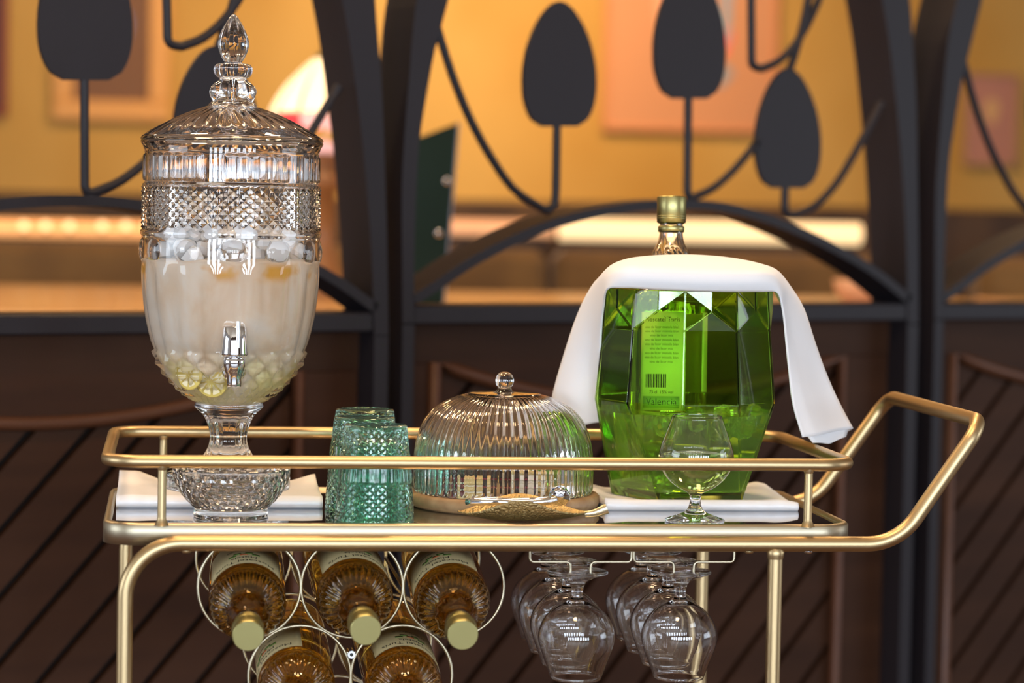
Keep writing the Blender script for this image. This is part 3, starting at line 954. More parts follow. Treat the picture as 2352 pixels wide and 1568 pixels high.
folded('folded_napkin', 'folded white linen napkin under the green ice bucket', .525, .7662, .166, .345, .0090, 1, liftB, 'folded white napkins on the tray')

# ------------------------------------------------------------------ glass drink dispenser
def dz(py): return (1135-py)*.000535 - .0
def dr(px): return px*.000535
disp = thing('drink_dispenser', 'tall pressed-glass drink dispenser with pointed lid, filled with iced lemon water', 'drink dispenser', (DX, DY, TZ+.0153))
z0d = TZ+.0153-.757
ND = 216
def Z(py): return dz(py)-z0d
def diam(a_idx, zq, per, hstep):
    """pyramid relief on a lattice: a_idx column in units of one lattice step, zq row in lattice steps"""
    s_ = a_idx+zq; t_ = a_idx-zq
    s_ = abs(((s_-1) % 2+2) % 2 - 1) if False else abs(((s_) % 2)-1)
    t_ = abs(((t_) % 2)-1)
    return 1-max(s_, t_)
# --- body, outer side from the base of the bowl up
rows = []           # (r, z, fn(k)) fn returns displacement
def addrow(rp, py, fn=None, flat=None): rows.append((dr(rp), Z(py), fn, flat))
def base_r(py):
    T = [(918, 82), (905, 102), (885, 122), (865, 138), (845, 151), (825, 162), (805, 170), (780, 179), (740, 189), (690, 197), (640, 201), (600, 203)]
    for (a, ra), (b, rb) in zip(T, T[1:]):
        if b <= py <= a: return ra+(rb-ra)*(a-py)/(a-b)
    return 203
addrow(74, 923); addrow(80, 920)
# cut diamonds on the lower bowl : six lattice rows, height grows with the radius
NL = 36            # lattice columns *2 = 36 steps -> 18 diamonds around ; ND/NL = 6 vertices per step
zr_ = [914, 905, 893, 877, 857, 833, 806]
for i in range(len(zr_)-1):
    for h_ in range(3):
        t = h_/3; py = zr_[i]+(zr_[i+1]-zr_[i])*t
        amp = (5.0+1.9*i)
        sc_ = 3 if i < 3 else 6
        def fn(k, i=i, t=t, amp=amp):
            if i < 3:    # finer diamonds near the stem
                return dr(amp)*diam(k/3.0, i+t+1, 0, 0)
            return dr(amp)*diam(k/6.0, i+t, 0, 0)
        addrow(base_r(py), py, fn, (3, i+t+1) if i < 3 else (6, i+t))
addrow(base_r(806), 806, lambda k: dr(9)*diam(k/6.0, 6, 0, 0), (6, 6.0))
# wide flutes
for py in (800, 785, 760, 730, 700, 670, 645, 625, 612):
    e = sin(pi*min(1, max(0, (804-py)/20)) / 2)*sin(pi*min(1, max(0, (py-606)/16))/2)
    addrow(base_r(py), py, lambda k, e=e: dr(5.5)*e*(abs(sin(pi*k/12.0)) - .6))
# band of round bosses
for py in (606, 600, 592, 584, 576, 568, 560, 552, 546):
    def fn(k, py=py):
        c = ((k+9) % 18)-9
        x = c*dr(203)*tau/ND; y = (py-574)*.000535
        q = hypot(x, y)/dr(25)
        return dr(7)*sqrt(max(0, 1-q*q)) if q < 1 else 0
    addrow(203, py, fn)
for rp, py in ((204, 541), (206.5, 537), (207, 530), (203, 525)): addrow(rp, py)
# fine diamond band
for i in range(0, 19):
    py = 522-92*i/18.0
    addrow(199.5, py, (lambda k, i=i: dr(6.5)*diam(k/2.0, i/2.0, 0, 0)), (2, i/2.0))
for rp, py in ((203, 427), (203, 423), (198, 420)): addrow(rp, py)
# ribs and square windows
def ribs(k, e):
    m_ = k % 36
    if m_ < 20:       # four ribs
        return dr(5)*e*(abs(sin(pi*m_/5.0)))
    q = m_-20
    return dr(4.5)*e*(1 if q in (1, 2, 14, 15) else (.0 if 3 < q < 13 else .3))
for py, e in ((417, 0), (414, .8), (408, 1), (390, 1), (372, 1), (362, 1), (357, .8), (354, 0)):
    addrow(198, py, lambda k, e=e: ribs(k, e))
for rp, py in ((199, 350), (200, 345), (203, 336), (207, 330), (208.5, 326), (207, 323)): addrow(rp, py)
mb = MB(); vs = []; flat = []
for (r, z, fn, fl) in rows:
    for k in range(ND):
        q = r+(fn(k) if fn else 0); a = tau*k/ND
        vs.append((q*sin(a), -q*cos(a), z))
nr_ = len(rows)
fs = []; fs2 = []
for i in range(nr_-1):
    fl = rows[i][3] if (rows[i][3] and rows[i+1][3]) else None
    for k in range(ND):
        l = (k+1) % ND
        a, b, c, d = i*ND+k, i*ND+l, (i+1)*ND+l, (i+1)*ND+k
        if fl:
            # alternate the split so the creases follow the lattice
            cd_, ri_ = fl
            par = (k//cd_ + int(math.floor(ri_+1e-6))) % 2
            fs2 += ([(a, b, c), (a, c, d)] if par == 0 else [(a, b, d), (b, c, d)])
        else: fs.append((a, b, c, d))
mb.v = vs; mb.f = fs+fs2; mb.sm = [True]*len(fs)+[False]*len(fs2)
# inner wall from the rim down
INW = [(200, 323), (196, 328), (194, 345), (193, 420), (193, 520), (193, 600), (190, 650), (185, 700), (177, 750), (168, 780), (152, 800), (134, 830), (118, 855), (98, 878), (76, 894), (52, 905), (35, 912), (.4, 913)]
iv = [(dr(a), Z(b)) for a, b in INW]
b0 = len(mb.v)
for r, z in iv:
    for k in range(ND):
        a = tau*k/ND; mb.v.append((r*sin(a), -r*cos(a), z))
top_start = (nr_-1)*ND
for k in range(ND):
    l = (k+1) % ND
    mb.f.append((top_start+k, top_start+l, b0+l, b0+k)); mb.sm.append(True)
for i in range(len(iv)-1):
    for k in range(ND):
        l = (k+1) % ND
        mb.f.append((b0+i*ND+k, b0+i*ND+l, b0+(i+1)*ND+l, b0+(i+1)*ND+k)); mb.sm.append(True)
# close the bottom of the bowl
mb.f.append(tuple(range(ND-1, -1, -1))); mb.sm.append(False)
mb.build('bowl', CRYST, disp)
# --- pedestal (collar, waisted stem, spreading fluted foot)
PD = [(.4, 923.6), (70, 923.6), (77, 925), (79, 930), (77, 935), (66, 944), (56, 955), (49, 970), (44, 986), (42, 1000), (43, 1014), (48, 1030), (58, 1046), (74, 1060), (100, 1072), (128, 1080), (139, 1085), (141, 1091), (141, 1100), (141, 1113), (138, 1119), (120, 1119.4), (.4, 1119.4)]
PDd = [(max(v.x, .0002), v.y) for v in spline([(dr(a), Z(b), 0) for a, b in PD], 2)][::-1]
def pdis(i, a, k):
    r, z = PDd[i]
    if Z(1116) < z < Z(1090): return .0010*abs(sin(a*24))
    if Z(1072) < z < Z(938): return .0020*(abs(sin(a*6))-.6)*min(1, (Z(938)-z)/.01)
    return 0
MB().lathe(PDd, 144, disp=pdis).build('pedestal', CRYST, disp)
# --- lid with finial
LD = [(.4, 33), (6, 36), (16, 50), (26, 68), (33, 86), (35.5, 100), (33, 116), (26, 132), (20, 142), (22, 145)]
LD2 = [(22, 145), (36, 147), (42, 154), (43, 161), (41, 169), (36, 176), (30, 178)]
LD3 = [(30, 178), (33, 184), (40, 196), (43, 208), (44, 222), (48, 233), (54, 238), (55, 242)]
LD4 = [(55, 242), (80, 251), (110, 263), (140, 277), (168, 292), (190, 304), (204, 313), (208, 318), (208, 321.5), (203, 322.4)]
LD5 = [(203, 322.4), (197, 322.4), (196, 330), (190, 334), (186, 330), (184, 318), (160, 300), (120, 279), (80, 263), (45, 253), (.4, 250)]
Lp_ = [(v.x, v.y) for P_ in (LD, LD2, LD3, LD4) for v in spline([(dr(a), Z(b), 0) for a, b in P_], 3)]
nLo = len(Lp_)
nIn = len(LD5)
Lp_ += [(max(dr(a), .0002), Z(b)) for a, b in LD5]
Lp_ = Lp_[::-1]        # from the underside up over the finial
def ldis(i, a, k):
    r, z = Lp_[i]
    if i < nIn: return -.0022*abs(sin(a*15+.6)) if .03 < r < .09 else 0
    if z > Z(142): return -.10*r*abs(sin(a*4))
    if Z(178) < z < Z(145): return .0007*abs(sin(a*9))
    if Z(236) < z < Z(181):
        e = sin(pi*(Z(181)-z)/(Z(181)-Z(236)))
        return .0095*e*max(0, cos(a*6))**1.2
    if Z(309) < z < Z(246):
        e = sin(pi*(Z(246)-z)/(Z(246)-Z(309)))**.6
        return .0034*e*(abs(sin(a*15+ (z*120)))-.5)
    return 0
lid = MB().lathe(Lp_, 216, disp=ldis).build('lid', CRYST, disp)
# --- contents
def drink_material():
    m = bpy.data.materials.new('iced_lemon_water'); m.use_nodes = True
    nt = m.node_tree; b = nt.nodes['Principled BSDF']
    tc = nt.nodes.new('ShaderNodeTexCoord'); sx = nt.nodes.new('ShaderNodeSeparateXYZ')
    nt.links.new(tc.outputs['Object'], sx.inputs[0])
    def rnode(lo, hi):
        r = nt.nodes.new('ShaderNodeMapRange'); r.interpolation_type = 'SMOOTHSTEP'
        r.inputs['From Min'].default_value = lo; r.inputs['From Max'].default_value = hi
        nt.links.new(sx.outputs['Z'], r.inputs['Value']); return r
    n1 = nt.nodes.new('ShaderNodeTexNoise'); n1.inputs['Scale'].default_value = 22; n1.inputs['Detail'].default_value = 4; n1.inputs['Distortion'].default_value = 1.2
    mp = nt.nodes.new('ShaderNodeMapping'); mp.inputs['Scale'].default_value = (1, 1, .55)
    nt.links.new(tc.outputs['Object'], mp.inputs[0]); nt.links.new(mp.outputs[0], n1.inputs['Vector'])
    base = nt.nodes.new('ShaderNodeValToRGB')
    base.color_ramp.elements[0].position = .3; base.color_ramp.elements[0].color = (.86, .66, .46, 1)
    base.color_ramp.elements[1].position = .75; base.color_ramp.elements[1].color = (.95, .89, .80, 1)
    e = base.color_ramp.elements.new(.5); e.color = (.92, .78, .62, 1)
    nt.links.new(n1.outputs['Fac'], base.inputs['Fac'])
    # lemon pulp at the bottom, orange floating peel near the surface
    n2 = nt.nodes.new('ShaderNodeTexNoise'); n2.inputs['Scale'].default_value = 18; n2.inputs['Detail'].default_value = 3
    nt.links.new(tc.outputs['Object'], n2.inputs['Vector'])
    def mask(r_lo, r_hi, lo, hi):
        mm = nt.nodes.new('ShaderNodeMath'); mm.operation = 'MULTIPLY'
        a = nt.nodes.new('ShaderNodeMapRange'); a.interpolation_type = 'SMOOTHSTEP'
        a.inputs['From Min'].default_value = lo; a.inputs['From Max'].default_value = hi
        nt.links.new(n2.outputs['Fac'], a.inputs['Value'])
        nt.links.new(r_lo.outputs[0], mm.inputs[0]); nt.links.new(a.outputs[0], mm.inputs[1]); return mm
    up = rnode(Z(650), Z(622)); dn = rnode(Z(592), Z(612))
    band_ = nt.nodes.new('ShaderNodeMath'); band_.operation = 'MULTIPLY'
    nt.links.new(up.outputs[0], band_.inputs[0]); nt.links.new(dn.outputs[0], band_.inputs[1])
    mk = nt.nodes.new('ShaderNodeMath'); mk.operation = 'MULTIPLY'
    a = nt.nodes.new('ShaderNodeMapRange'); a.interpolation_type = 'SMOOTHSTEP'; a.inputs['From Min'].default_value = .47; a.inputs['From Max'].default_value = .60
    nt.links.new(n2.outputs['Fac'], a.inputs['Value'])
    nt.links.new(band_.outputs[0], mk.inputs[0]); nt.links.new(a.outputs[0], mk.inputs[1])
    x1 = nt.nodes.new('ShaderNodeMix'); x1.data_type = 'RGBA'
    nt.links.new(mk.outputs[0], x1.inputs['Factor']); nt.links.new(base.outputs[0], x1.inputs['A']); x1.inputs['B'].default_value = (.85, .46, .08, 1)
    low = rnode(Z(790), Z(850))
    lm = mask(low, None, .32, .62)
    x2 = nt.nodes.new('ShaderNodeMix'); x2.data_type = 'RGBA'
    nt.links.new(lm.outputs[0], x2.inputs['Factor']); nt.links.new(x1.outputs['Result'], x2.inputs['A']); x2.inputs['B'].default_value = (.86, .76, .34, 1)
    hi = rnode(Z(600), Z(585))
    x3 = nt.nodes.new('ShaderNodeMix'); x3.data_type = 'RGBA'
    nt.links.new(hi.outputs[0], x3.inputs['Factor']); nt.links.new(x2.outputs['Result'], x3.inputs['A']); x3.inputs['B'].default_value = (.88, .85, .80, 1)
    nt.links.new(x3.outputs['Result'], b.inputs['Base Color'])
    b.inputs['Roughness'].default_value = .35
    b.inputs['Transmission Weight'].default_value = .08
    b.inputs['IOR'].default_value = 1.33
    return m
DRK = drink_material()
CP = [(.4, 909.5), (50, 909), (66, 903), (82, 893), (104, 877), (123, 852), (139, 827), (156, 799), (171, 780), (180, 750), (188, 700), (192.6, 650), (194.6, 600)]
cz = [(dr(a), Z(b)) for a, b in CP]
cz += [(dr(194.6), Z(594)), (dr(188), Z(592)), (dr(120), Z(592)), (dr(60), Z(592)), (.0002, Z(592))]
MB().lathe(cz, 72).build('lemon_water', DRK, disp)
ICE = mat('cloudy_ice', (.97, .97, .97), .12, 0, .18, 1.31)
random.seed(11)
ice = MB()
for k in range(64):
    rr = dr(178)*sqrt(random.random())*.92+.0; a = random.random()*tau
    if k < 22: rr = dr(168)*random.uniform(.86, 1.0); a = tau*k/22+random.uniform(-.1, .1)
    zc_ = Z(592)+random.uniform(-.002, .042)
    s_ = random.uniform(.009, .0145)
    rr = min(rr, dr(190)-s_*1.15)
    M_ = Matrix.Translation((rr*sin(a), -rr*cos(a), zc_)) @ Matrix.Rotation(random.random()*3, 4, (random.random(), random.random(), 1))
    ice.box((-s_, -s_*.8, -s_*.8), (s_, s_*.8, s_*.8), s_*.45, M=M_)
ic = ice.build('ice_cubes', ICE, disp); ic['kind'] = 'stuff'
LEM = mat('lemon_peel', (.82, .62, .16), .5, sss=.2); LEMF = mat('lemon_flesh', (.90, .78, .48), .4)
for k, (ang_, py, til) in enumerate(((-.62, 640, .3), (.38, 636, -.2), (.95, 660, .4), (-1.15, 622, .1), (-.35, 866, .5), (-.75, 850, -.4))):
    R1 = (dr(base_r(py))-.0075)
    M_ = Matrix.Rotation(ang_, 4, 'Z') @ Matrix.Translation((0, -R1+.001, Z(py))) @ Matrix.Rotation(pi/2+til*.25, 4, 'X')
    l_ = MB().lathe([(.0002, -.0014), (.019, -.0014), (.0205, 0), (.019, .0014), (.0002, .0014)], 28, M=M_).build('lemon_slice', LEM, disp)
    for q in range(8):
        a0 = tau*q/8+.09; a1 = tau*(q+1)/8-.09
        vs = [(.003*sin((a0+a1)/2), .003*cos((a0+a1)/2), .0016)]+[(.0165*sin(a0+(a1-a0)*j/5), .0165*cos(a0+(a1-a0)*j/5), .0016) for j in range(6)]
        MB().add(vs, [(0,)+tuple(range(6, 0, -1))], False, M=M_).build('segment', LEMF, l_)
# --- chrome tap
tap = empty('tap', (0.0035, 0, 0), 0, disp)
ry = -dr(152)
ty = ry-.022
def T0(px, py): return ((px-535)*.000535, (py))
tapb = MB()
bz_ = Z(838)
MB().lathe([(.0002, 0), (.013, 0), (.0145, .002), (.0145, .005), (.012, .008), (.0075, .009), (.0075, .024), (.0002, .024)], 28, M=Matrix.Translation((0, ry+.006, bz_)) @ Matrix.Rotation(pi/2, 4, 'X')).build('shank', CHROME, tap)
MB().lathe([(.0062, Z(872)), (.0085, Z(872)), (.0088, Z(866)), (.0088, Z(850)), (.0115, Z(838)), (.0135, Z(826)), (.0138, Z(815)), (.0128, Z(806)), (.0002, Z(804))], 32, M=Matrix.Translation((0, ty, 0))).build('spout', CHROME, tap)
hdl = MB().lathe([(.0002, Z(803)), (.0158, Z(803)), (.0162, Z(800)), (.0160, Z(797)), (.0150, Z(770)), (.0135, Z(740)), (.0120, Z(736)), (.0002, Z(735))], 48, disp=lambda i, a, k: (.0006*(k % 2) if 1 < i < 6 else 0), M=Matrix.Translation((0, ty, 0)) @ Matrix.Rotation(0, 4, 'X')).build('tap_handle', CHROME, tap)
MB().tube([(.004, ty-.0150, Z(785)), (.004, ty-.0135, Z(750)), (.004, ty-.0120, Z(726))], [.0022, .0030, .0026], 10).build('lever', mat('satin_steel', (.8, .8, .8), .3, 1), tap)

# ------------------------------------------------------------------ small pressed glass bowl
bc = onZ(531, 1178, TZ)
sb = thing('small_glass_bowl', 'small empty pressed-glass bowl at the front of the tray before the dispenser', 'bowl', (bc.x-.001, .098, TZ+.0003))
BO = [(.0002, .003), (.036, .003), (.040, .0), (.0432, .0), (.0436, .002), (.0432, .010), (.0440, .012)]
grid = 12
r0_, z0_, r1_, z1_ = .0440, .012, .0672, .052
rows = [(r, z, None) for r, z in BO]
for i in range(2*6+1):
    t = i/12.0
    r = r0_+(r1_-r0_)*(1-(1-t)**1.9); z = z0_+(z1_-z0_)*t
    rows.append((r, z, lambda k, i=i: .0016*diam(k/2.0, i/2.0, 0, 0)))
rows += [(.0685, .0545, None), (.0690, .0565, None), (.0680, .0582, None), (.0660, .0582, None), (.0650, .056, None), (.0630, .050, None), (.0595, .040, None), (.0535, .028, None), (.0450, .018, None), (.034, .011, None), (.018, .0085, None), (.0002, .008, None)]
NB = 128
mb = MB()
for r, z, fn in rows:
    for k in range(NB):
        q = r+(fn(k) if fn else 0); a = tau*k/NB; mb.v.append((q*sin(a), -q*cos(a), z))
for i in range(len(rows)-1):
    fl = rows[i][2] is not None and rows[i+1][2] is not None
    for k in range(NB):
        l = (k+1) % NB; a, b, c, d = i*NB+k, i*NB+l, (i+1)*NB+l, (i+1)*NB+k
        if fl:
            par = (k//2+(i-7)//2) % 2
            mb.f += ([(a, b, c), (a, c, d)] if par == 0 else [(a, b, d), (b, c, d)]); mb.sm += [False, False]
        else: mb.f.append((a, b, c, d)); mb.sm.append(True)
mb.build('bowl', CRYST, sb)

# ------------------------------------------------------------------ teal tumblers, upside down
def make_tumbler(label):
    t = thing('glass_tumbler', label, 'glass', (0, 0, 0), 0, 'teal tumblers turned upside down')
    H = .1125; N = 112
    def R(z): return .0462-(.0462-.0362)*(z/H)**1.25
    rows = [(R(0)-.0018, 0, None, 0), (R(0), .0008, None, 0), (R(.003), .003, None, 0), (R(.0045), .0045, None, 0)]
    nb = 9
    for i in range(nb*2+1):
        z = .005+.0405*i/(nb*2); rows.append((R(z)-.0008, z, (lambda k, i=i: .0008*min(1, 2*diam(k/2.0, i/2.0, 0, 0))), 1))
    for z in (.0465, .050, .058, .066, .074, .0775): rows.append((R(z)-.0008, z, (lambda k: .0016*abs(cos(pi*k/4.0))), 0))
    nt_ = 6
    for i in range(nt_*2+1):
        z = .079+.0270*i/(nt_*2); rows.append((R(z)-.0008, z, (lambda k, i=i: .0008*min(1, 2*diam(k/2.0, i/2.0, 0, 0))), 1))
    rows += [(R(.108), .1075, None, 0), (R(.110), .1105, None, 0), (R(.112)-.0012, .1122, None, 0), (.030, .1125, None, 0), (.026, .1115, None, 0), (.0002, .1112, None, 0)]
    no = len(rows)
    # inside, from the thick base back down to the mouth
    rows += [(.0002, .0975, None, 0), (.024, .0972, None, 0), (.0305, .0945, None, 0), (.0332, .088, None, 0), (.0365, .066, None, 0), (.0400, .040, None, 0), (.0425, .015, None, 0), (.0435, .001, None, 0), (R(0)-.0018, 0, None, 0)]
    mb = MB()
    for r, z, fn, fl in rows:
        for k in range(N):
            q = r+(fn(k) if fn else 0); a = tau*k/N; mb.v.append((q*sin(a), -q*cos(a), z))
    for i in range(len(rows)-1):
        if i == no-1: continue
        fl = rows[i][3] and rows[i+1][3]
        for k in range(N):
            l = (k+1) % N; a, b, c, d = i*N+k, i*N+l, (i+1)*N+l, (i+1)*N+k
            if fl:
                par = (k//2+(i-(4 if i < 30 else 29))//2) % 2
                mb.f += ([(a, b, c), (a, c, d)] if par == 0 else [(a, b, d), (b, c, d)]); mb.sm += [False, False]
            else: mb.f.append((a, b, c, d)); mb.sm.append(True)
    mb.build('cup', TEAL, t)
    return t
tum = make_tumbler('teal patterned glass tumbler turned upside down, frontmost of the three')
tum.location = (onY(860, 1190, .054).x, .054, TZ+.0003)
for (px, y, s_) in ((833, .165, 'teal patterned tumbler upside down, middle of the three'), (834, .285, 'teal patterned tumbler upside down, rearmost of the three by the back rail')):
    c_ = copy_tree(tum); c_['label'] = s_
    c_.location = (onY(px, 1100, y).x+.001, y, TZ+.0003); c_.rotation_euler = (0, 0, y*3)

# ------------------------------------------------------------------ wooden board, cakes and ribbed dome
GX_, GY_ = .4052, .214
bd = thing('cake_board', 'round wooden serving board under the ribbed glass dome', 'board', (GX_+.001, GY_, TZ))
MB().lathe([(.0002, 0), (.112, 0), (.1165, .003), (.1185, .008), (.1180, .0145), (.1155, .0172), (.1130, .0176), (.0002, .0176)], 96).build('board', BOARDW, bd)
dome = thing('cake_dome', 'ribbed clear glass cake dome with round knob', 'glass dome', (GX_, GY_, TZ+.0179))
hD = [(.1090, .0), (.1098, .003), (.1100, .014), (.1098, .032), (.1085, .050), (.1050, .068), (.0985, .085), (.0880, .0985), (.0740, .1090), (.0590, .1160), (.0490, .1190), (.0450, .1205), (.0420, .1212), (.0150, .1222), (.0115, .1232), (.0095, .1250), (.0082, .1275), (.0088, .1296), (.0105, .1320), (.0112, .1360), (.0108, .1400), (.0085, .1445), (.0045, .1468), (.0002, .1472)]
oP = dense(hD, 3)
def rib(i, a, k):
    r, z = oP[i]
    if z > .1203 or z < .001: return 0
    e = min(1, (z-.001)/.004)*min(1, (.1203-z)/.008)
    return .0017*e*(cos(a*62)-.3)*min(1, .35+r/.10)
mb = MB(); mb.lathe(oP, 744, disp=rib)
iP = [(.0002, .1165), (.040, .1160), (.056, .1120), (.071, .1050), (.0845, .0945), (.0945, .081), (.1008, .066), (.1045, .049), (.1056, .032), (.1058, .014), (.1056, .002), (.1065, .0)]
iP = dense(iP, 2)
mb.lathe(iP+[oP[0]], 124)
mb.build('dome', GLASS, dome)
SPON = mat('yellow_sponge', (.78, .62, .28), .8, noise=((300, 300, 300), 3, (.60, .42, .16), .45, .7), bump=((500, 500, 500), .5, .001))
CHOC = mat('dark_chocolate_cake', (.05, .022, .015), .6, bump=((400, 400, 400), .5, .001))
CREAM = mat('cream_layer', (.85, .78, .62), .6)
BERRY = mat('berry_jelly', (.22, .02, .03), .25)
def cake(label, x, y, rz, sx, sy, h, body, top):
    c = thing('cake_slice', label, 'cake', (x, y, TZ+.0178), rz)
    n_ = 3
    for k in range(n_):
        MB().box((-sx, -sy, h*k/n_), (sx, sy, h*(k+.8)/n_), .0015).build('sponge_layer', body, c)
        if k < n_-1: MB().box((-sx+.0008, -sy+.0008, h*(k+.78)/n_), (sx-.0008, sy-.0008, h*(k+1.02)/n_), .0006).build('cream_layer', CREAM if body is not CHOC else BERRY, c)
    MB().box((-sx, -sy, h*.93), (sx, sy, h*1.08), .0015).build('topping', top, c)
    return c
cx_ = lambda px, y: onY(px, 1125, y).x
cake('square yellow sponge cake slice at the front left under the dome', cx_(1080, .15), .150, .1, .0150, .013, .023, SPON, SPON)
cake('dark berry topped cake slice beside the yellow sponge under the dome', cx_(1040, .17), .170, .2, .0080, .012, .025, BERRY, CHOC)
cake('dark chocolate cake slice in the middle under the dome', cx_(1150, .185), .185, -.1, .0190, .014, .030, CHOC, CHOC)
cake('cream coloured cake slice with red berries at the right under the dome', cx_(1232, .16), .160, .05, .0155, .013, .029, CREAM, SPON)
cake('pale sponge cake slice at the far right under the dome', cx_(1300, .19), .195, .3, .0150, .012, .024, SPON, CREAM)
cake('dark chocolate cake slice at the far left under the dome', cx_(985, .21), .215, .4, .0120, .012, .026, CHOC, CHOC)

# ------------------------------------------------------------------ hammered gold leaf dish with tongs
lx0, lx1 = onY(1052, 1180, .045).x, onY(1352, 1180, .045).x
ld = thing('leaf_dish', 'hammered gold leaf-shaped dish with curled rim at the front of the tray', 'dish', ((lx0+lx1)/2, .048, TZ))
LH = (lx1-lx0)/2
mb = MB(); nu, nv = 60, 24; vs = []
for s_ in (0, 1):
    for i in range(nu+1):
        u = i/nu; x = -LH+2*LH*u
        wv = .036*(sin(pi*min(1, max(0, u)))**.72)+.0006
        wave = max(0, sin(pi*u))**1.3
        for j in range(nv+1):
            v = -1+2*j/nv
            rim_h = .0235*wave*(1+.20*sin(u*7-1.0)) if v < 0 else .027*wave
            z = .0012 + .0105*(abs(2*u-1)**2.6) + rim_h*abs(v)**2.2 - .0010*(1-abs(v))*0
            y = wv*v
            if s_: z += .0014
            vs.append((x, y, z))
m1 = (nu+1)*(nv+1); fs = []
for i in range(nu):
    for j in range(nv):
        a = i*(nv+1)+j; b = a+nv+1
        fs += [(a, a+1, b+1, b), (m1+a, m1+b, m1+b+1, m1+a+1)]
for i in range(nu):
    a = i*(nv+1); b = a+nv+1
    fs += [(a, b, m1+b, m1+a), (a+nv, m1+a+nv, m1+b+nv, b+nv)]
for j in range(nv):
    fs += [(j, m1+j, m1+j+1, j+1)]; a = nu*(nv+1)+j; fs += [(a, a+1, m1+a+1, m1+a)]
mb.add(vs, fs, True).build('leaf_bowl', HAMMER, ld)
ve = MB(); ve.tube([(-LH+.01, 0, .0100)]+[(-LH+.01+(2*LH-.02)*k/14, 0, .0034+.0105*(abs(2*(.06+.88*k/14)-1)**2.6)) for k in range(1, 15)], .0012, 6).build('leaf_vein', HAMMER, ld)
st = MB()
pts = [(LH-.004, 0, .0095), (LH+.008, -.001, .0110), (LH+.022, -.002, .0165)]
pts = spline(pts, 5)
st.tube(pts, [.0035, .0038, .0040, .0042, .0044, .0048, .0052, .0056, .0060, .0062, .0062], 10, sx=.55).build('leaf_stem', mat('ribbed_gold', (.80, .70, .48), .3, 1, bump=((900, 20, 20), .8, .001)), ld)
tg = thing('serving_tongs', 'small polished silver serving tongs lying in the gold leaf dish', 'tongs', ((lx0+lx1)/2, .050, TZ+.0062))
for s_ in (-1, 1):
    pts = spline([(-LH*.80, s_*.0015, .0170), (-LH*.45, s_*.006, .0175), (0, s_*.009, .0165), (LH*.35, s_*.008, .0185), (LH*.50, s_*.007, .0215)], 5)
    a_ = MB().tube(pts, .0042, 10, sx=.5).build('arm', CHROME, tg)
    sc_ = MB()
    sc_.lathe([(.0002, -.0012), (.010, -.001), (.0118, .002), (.0112, .002), (.0095, .0002), (.0002, .0)], 40, disp=lambda i, a, k: (.0007*cos(a*10) if i in (2, 3) else 0), M=Matrix.Translation((LH*.56, s_*.0070, .0235)) @ Matrix.Rotation(radians(75*s_), 4, 'X'))
    sc_.build('shell_tip', CHROME, a_)
MB().tube([(-LH*.80, -.0035, .0170), (-LH*.86, 0, .0168), (-LH*.80, .0035, .0170)], .0040, 8, sx=.6).build('hinge_bow', CHROME, tg)

# ------------------------------------------------------------------ green faceted ice bucket
bk = thing('ice_bucket', 'large green faceted glass ice bucket holding a bottle, draped with a white cloth', 'ice bucket', (BX, BY, TZ+.0092))
zb_ = TZ+.0092
def pts_ring(R_, angs, z): return [(R_*sin(radians(a)), -R_*cos(radians(a)), z) for a in angs]
off = 5.0
def bucket_shell(s, zoff, inv, mb, rimR, closeb=True):
    A5 = [off+36+72*k for k in range(5)]
    A10 = [off+18+36*k for k in range(10)]
    A10b = [off+36*k for k in range(10)]
    zb, zw, z1, z2, z3 = zoff, .1220, .2115, .2360, .2605
    base = pts_ring(.0905*s, A5, zb)
    wide = pts_ring(.1175*s, A10, zw)
    low = pts_ring(.1095*s, A10, z1)
    mid = pts_ring(.1068*s, A10b, z2)
    top = pts_ring(rimR, [off+18*k for k in range(20)], z3)
    vs = base+wide+low+mid+top
    b0, w0, l0, m0, t0 = 0, 5, 15, 25, 35
    fs = []
    # base pentagon vertex k at 36+72k sits between wide vertices 18+36*(2k) and 18+36*(2k+1)
    for k in range(5):
        kb = (k+1) % 5
        wA, wB = (2*k) % 10, (2*k+1) % 10          # 18+72k, 54+72k
        fs.append((b0+k, w0+wB, w0+wA))            # triangle above the corner
        fs.append((b0+k, b0+kb, w0+(2*kb) % 10, w0+wB))
    for k in range(10):
        l = (k+1) % 10
        fs.append((w0+k, w0+l, l0+l, l0+k))
        fs.append((l0+k, l0+l, m0+l))               # mid l at 36*l lies between 18+36(l-1) and 18+36l
    for k in range(10):
        l = (k+1) % 10
        # top verts: index 2k -> 36k, 2k+1 -> 36k+18
        fs.append((m0+l, t0+(2*l-1) % 20, l0+k)) 
        fs.append((m0+k, l0+k, t0+(2*k+1) % 20))
        fs.append((m0+k, t0+(2*k+1) % 20, t0+(2*k) % 20))
        fs.append((m0+k, t0+(2*k) % 20, t0+(2*k-1) % 20))
    if inv: fs = [f[::-1] for f in fs]
    if closeb: fs.append(tuple(range(4, -1, -1)) if not inv else tuple(range(5)))
    b = len(mb.v)
    mb.v += vs; mb.f += [tuple(b+i for i in f) for f in fs]; mb.sm += [False]*len(fs)
    return [b+35+k for k in range(20)]
mb = MB()
t1 = bucket_shell(1.0, 0, False, mb, .1060)
t2 = bucket_shell(.955, .0130, True, mb, .1010)
for k in range(20):
    l = (k+1) % 20
    mb.f.append((t1[k], t1[l], t2[l], t2[k])); mb.sm.append(False)
bko = mb.build('bucket_wall', GREENG, bk)
bv = bko.modifiers.new('edge', 'BEVEL'); bv.width = .0009; bv.segments = 1; bv.limit_method = 'ANGLE'; bv.angle_limit = radians(8)
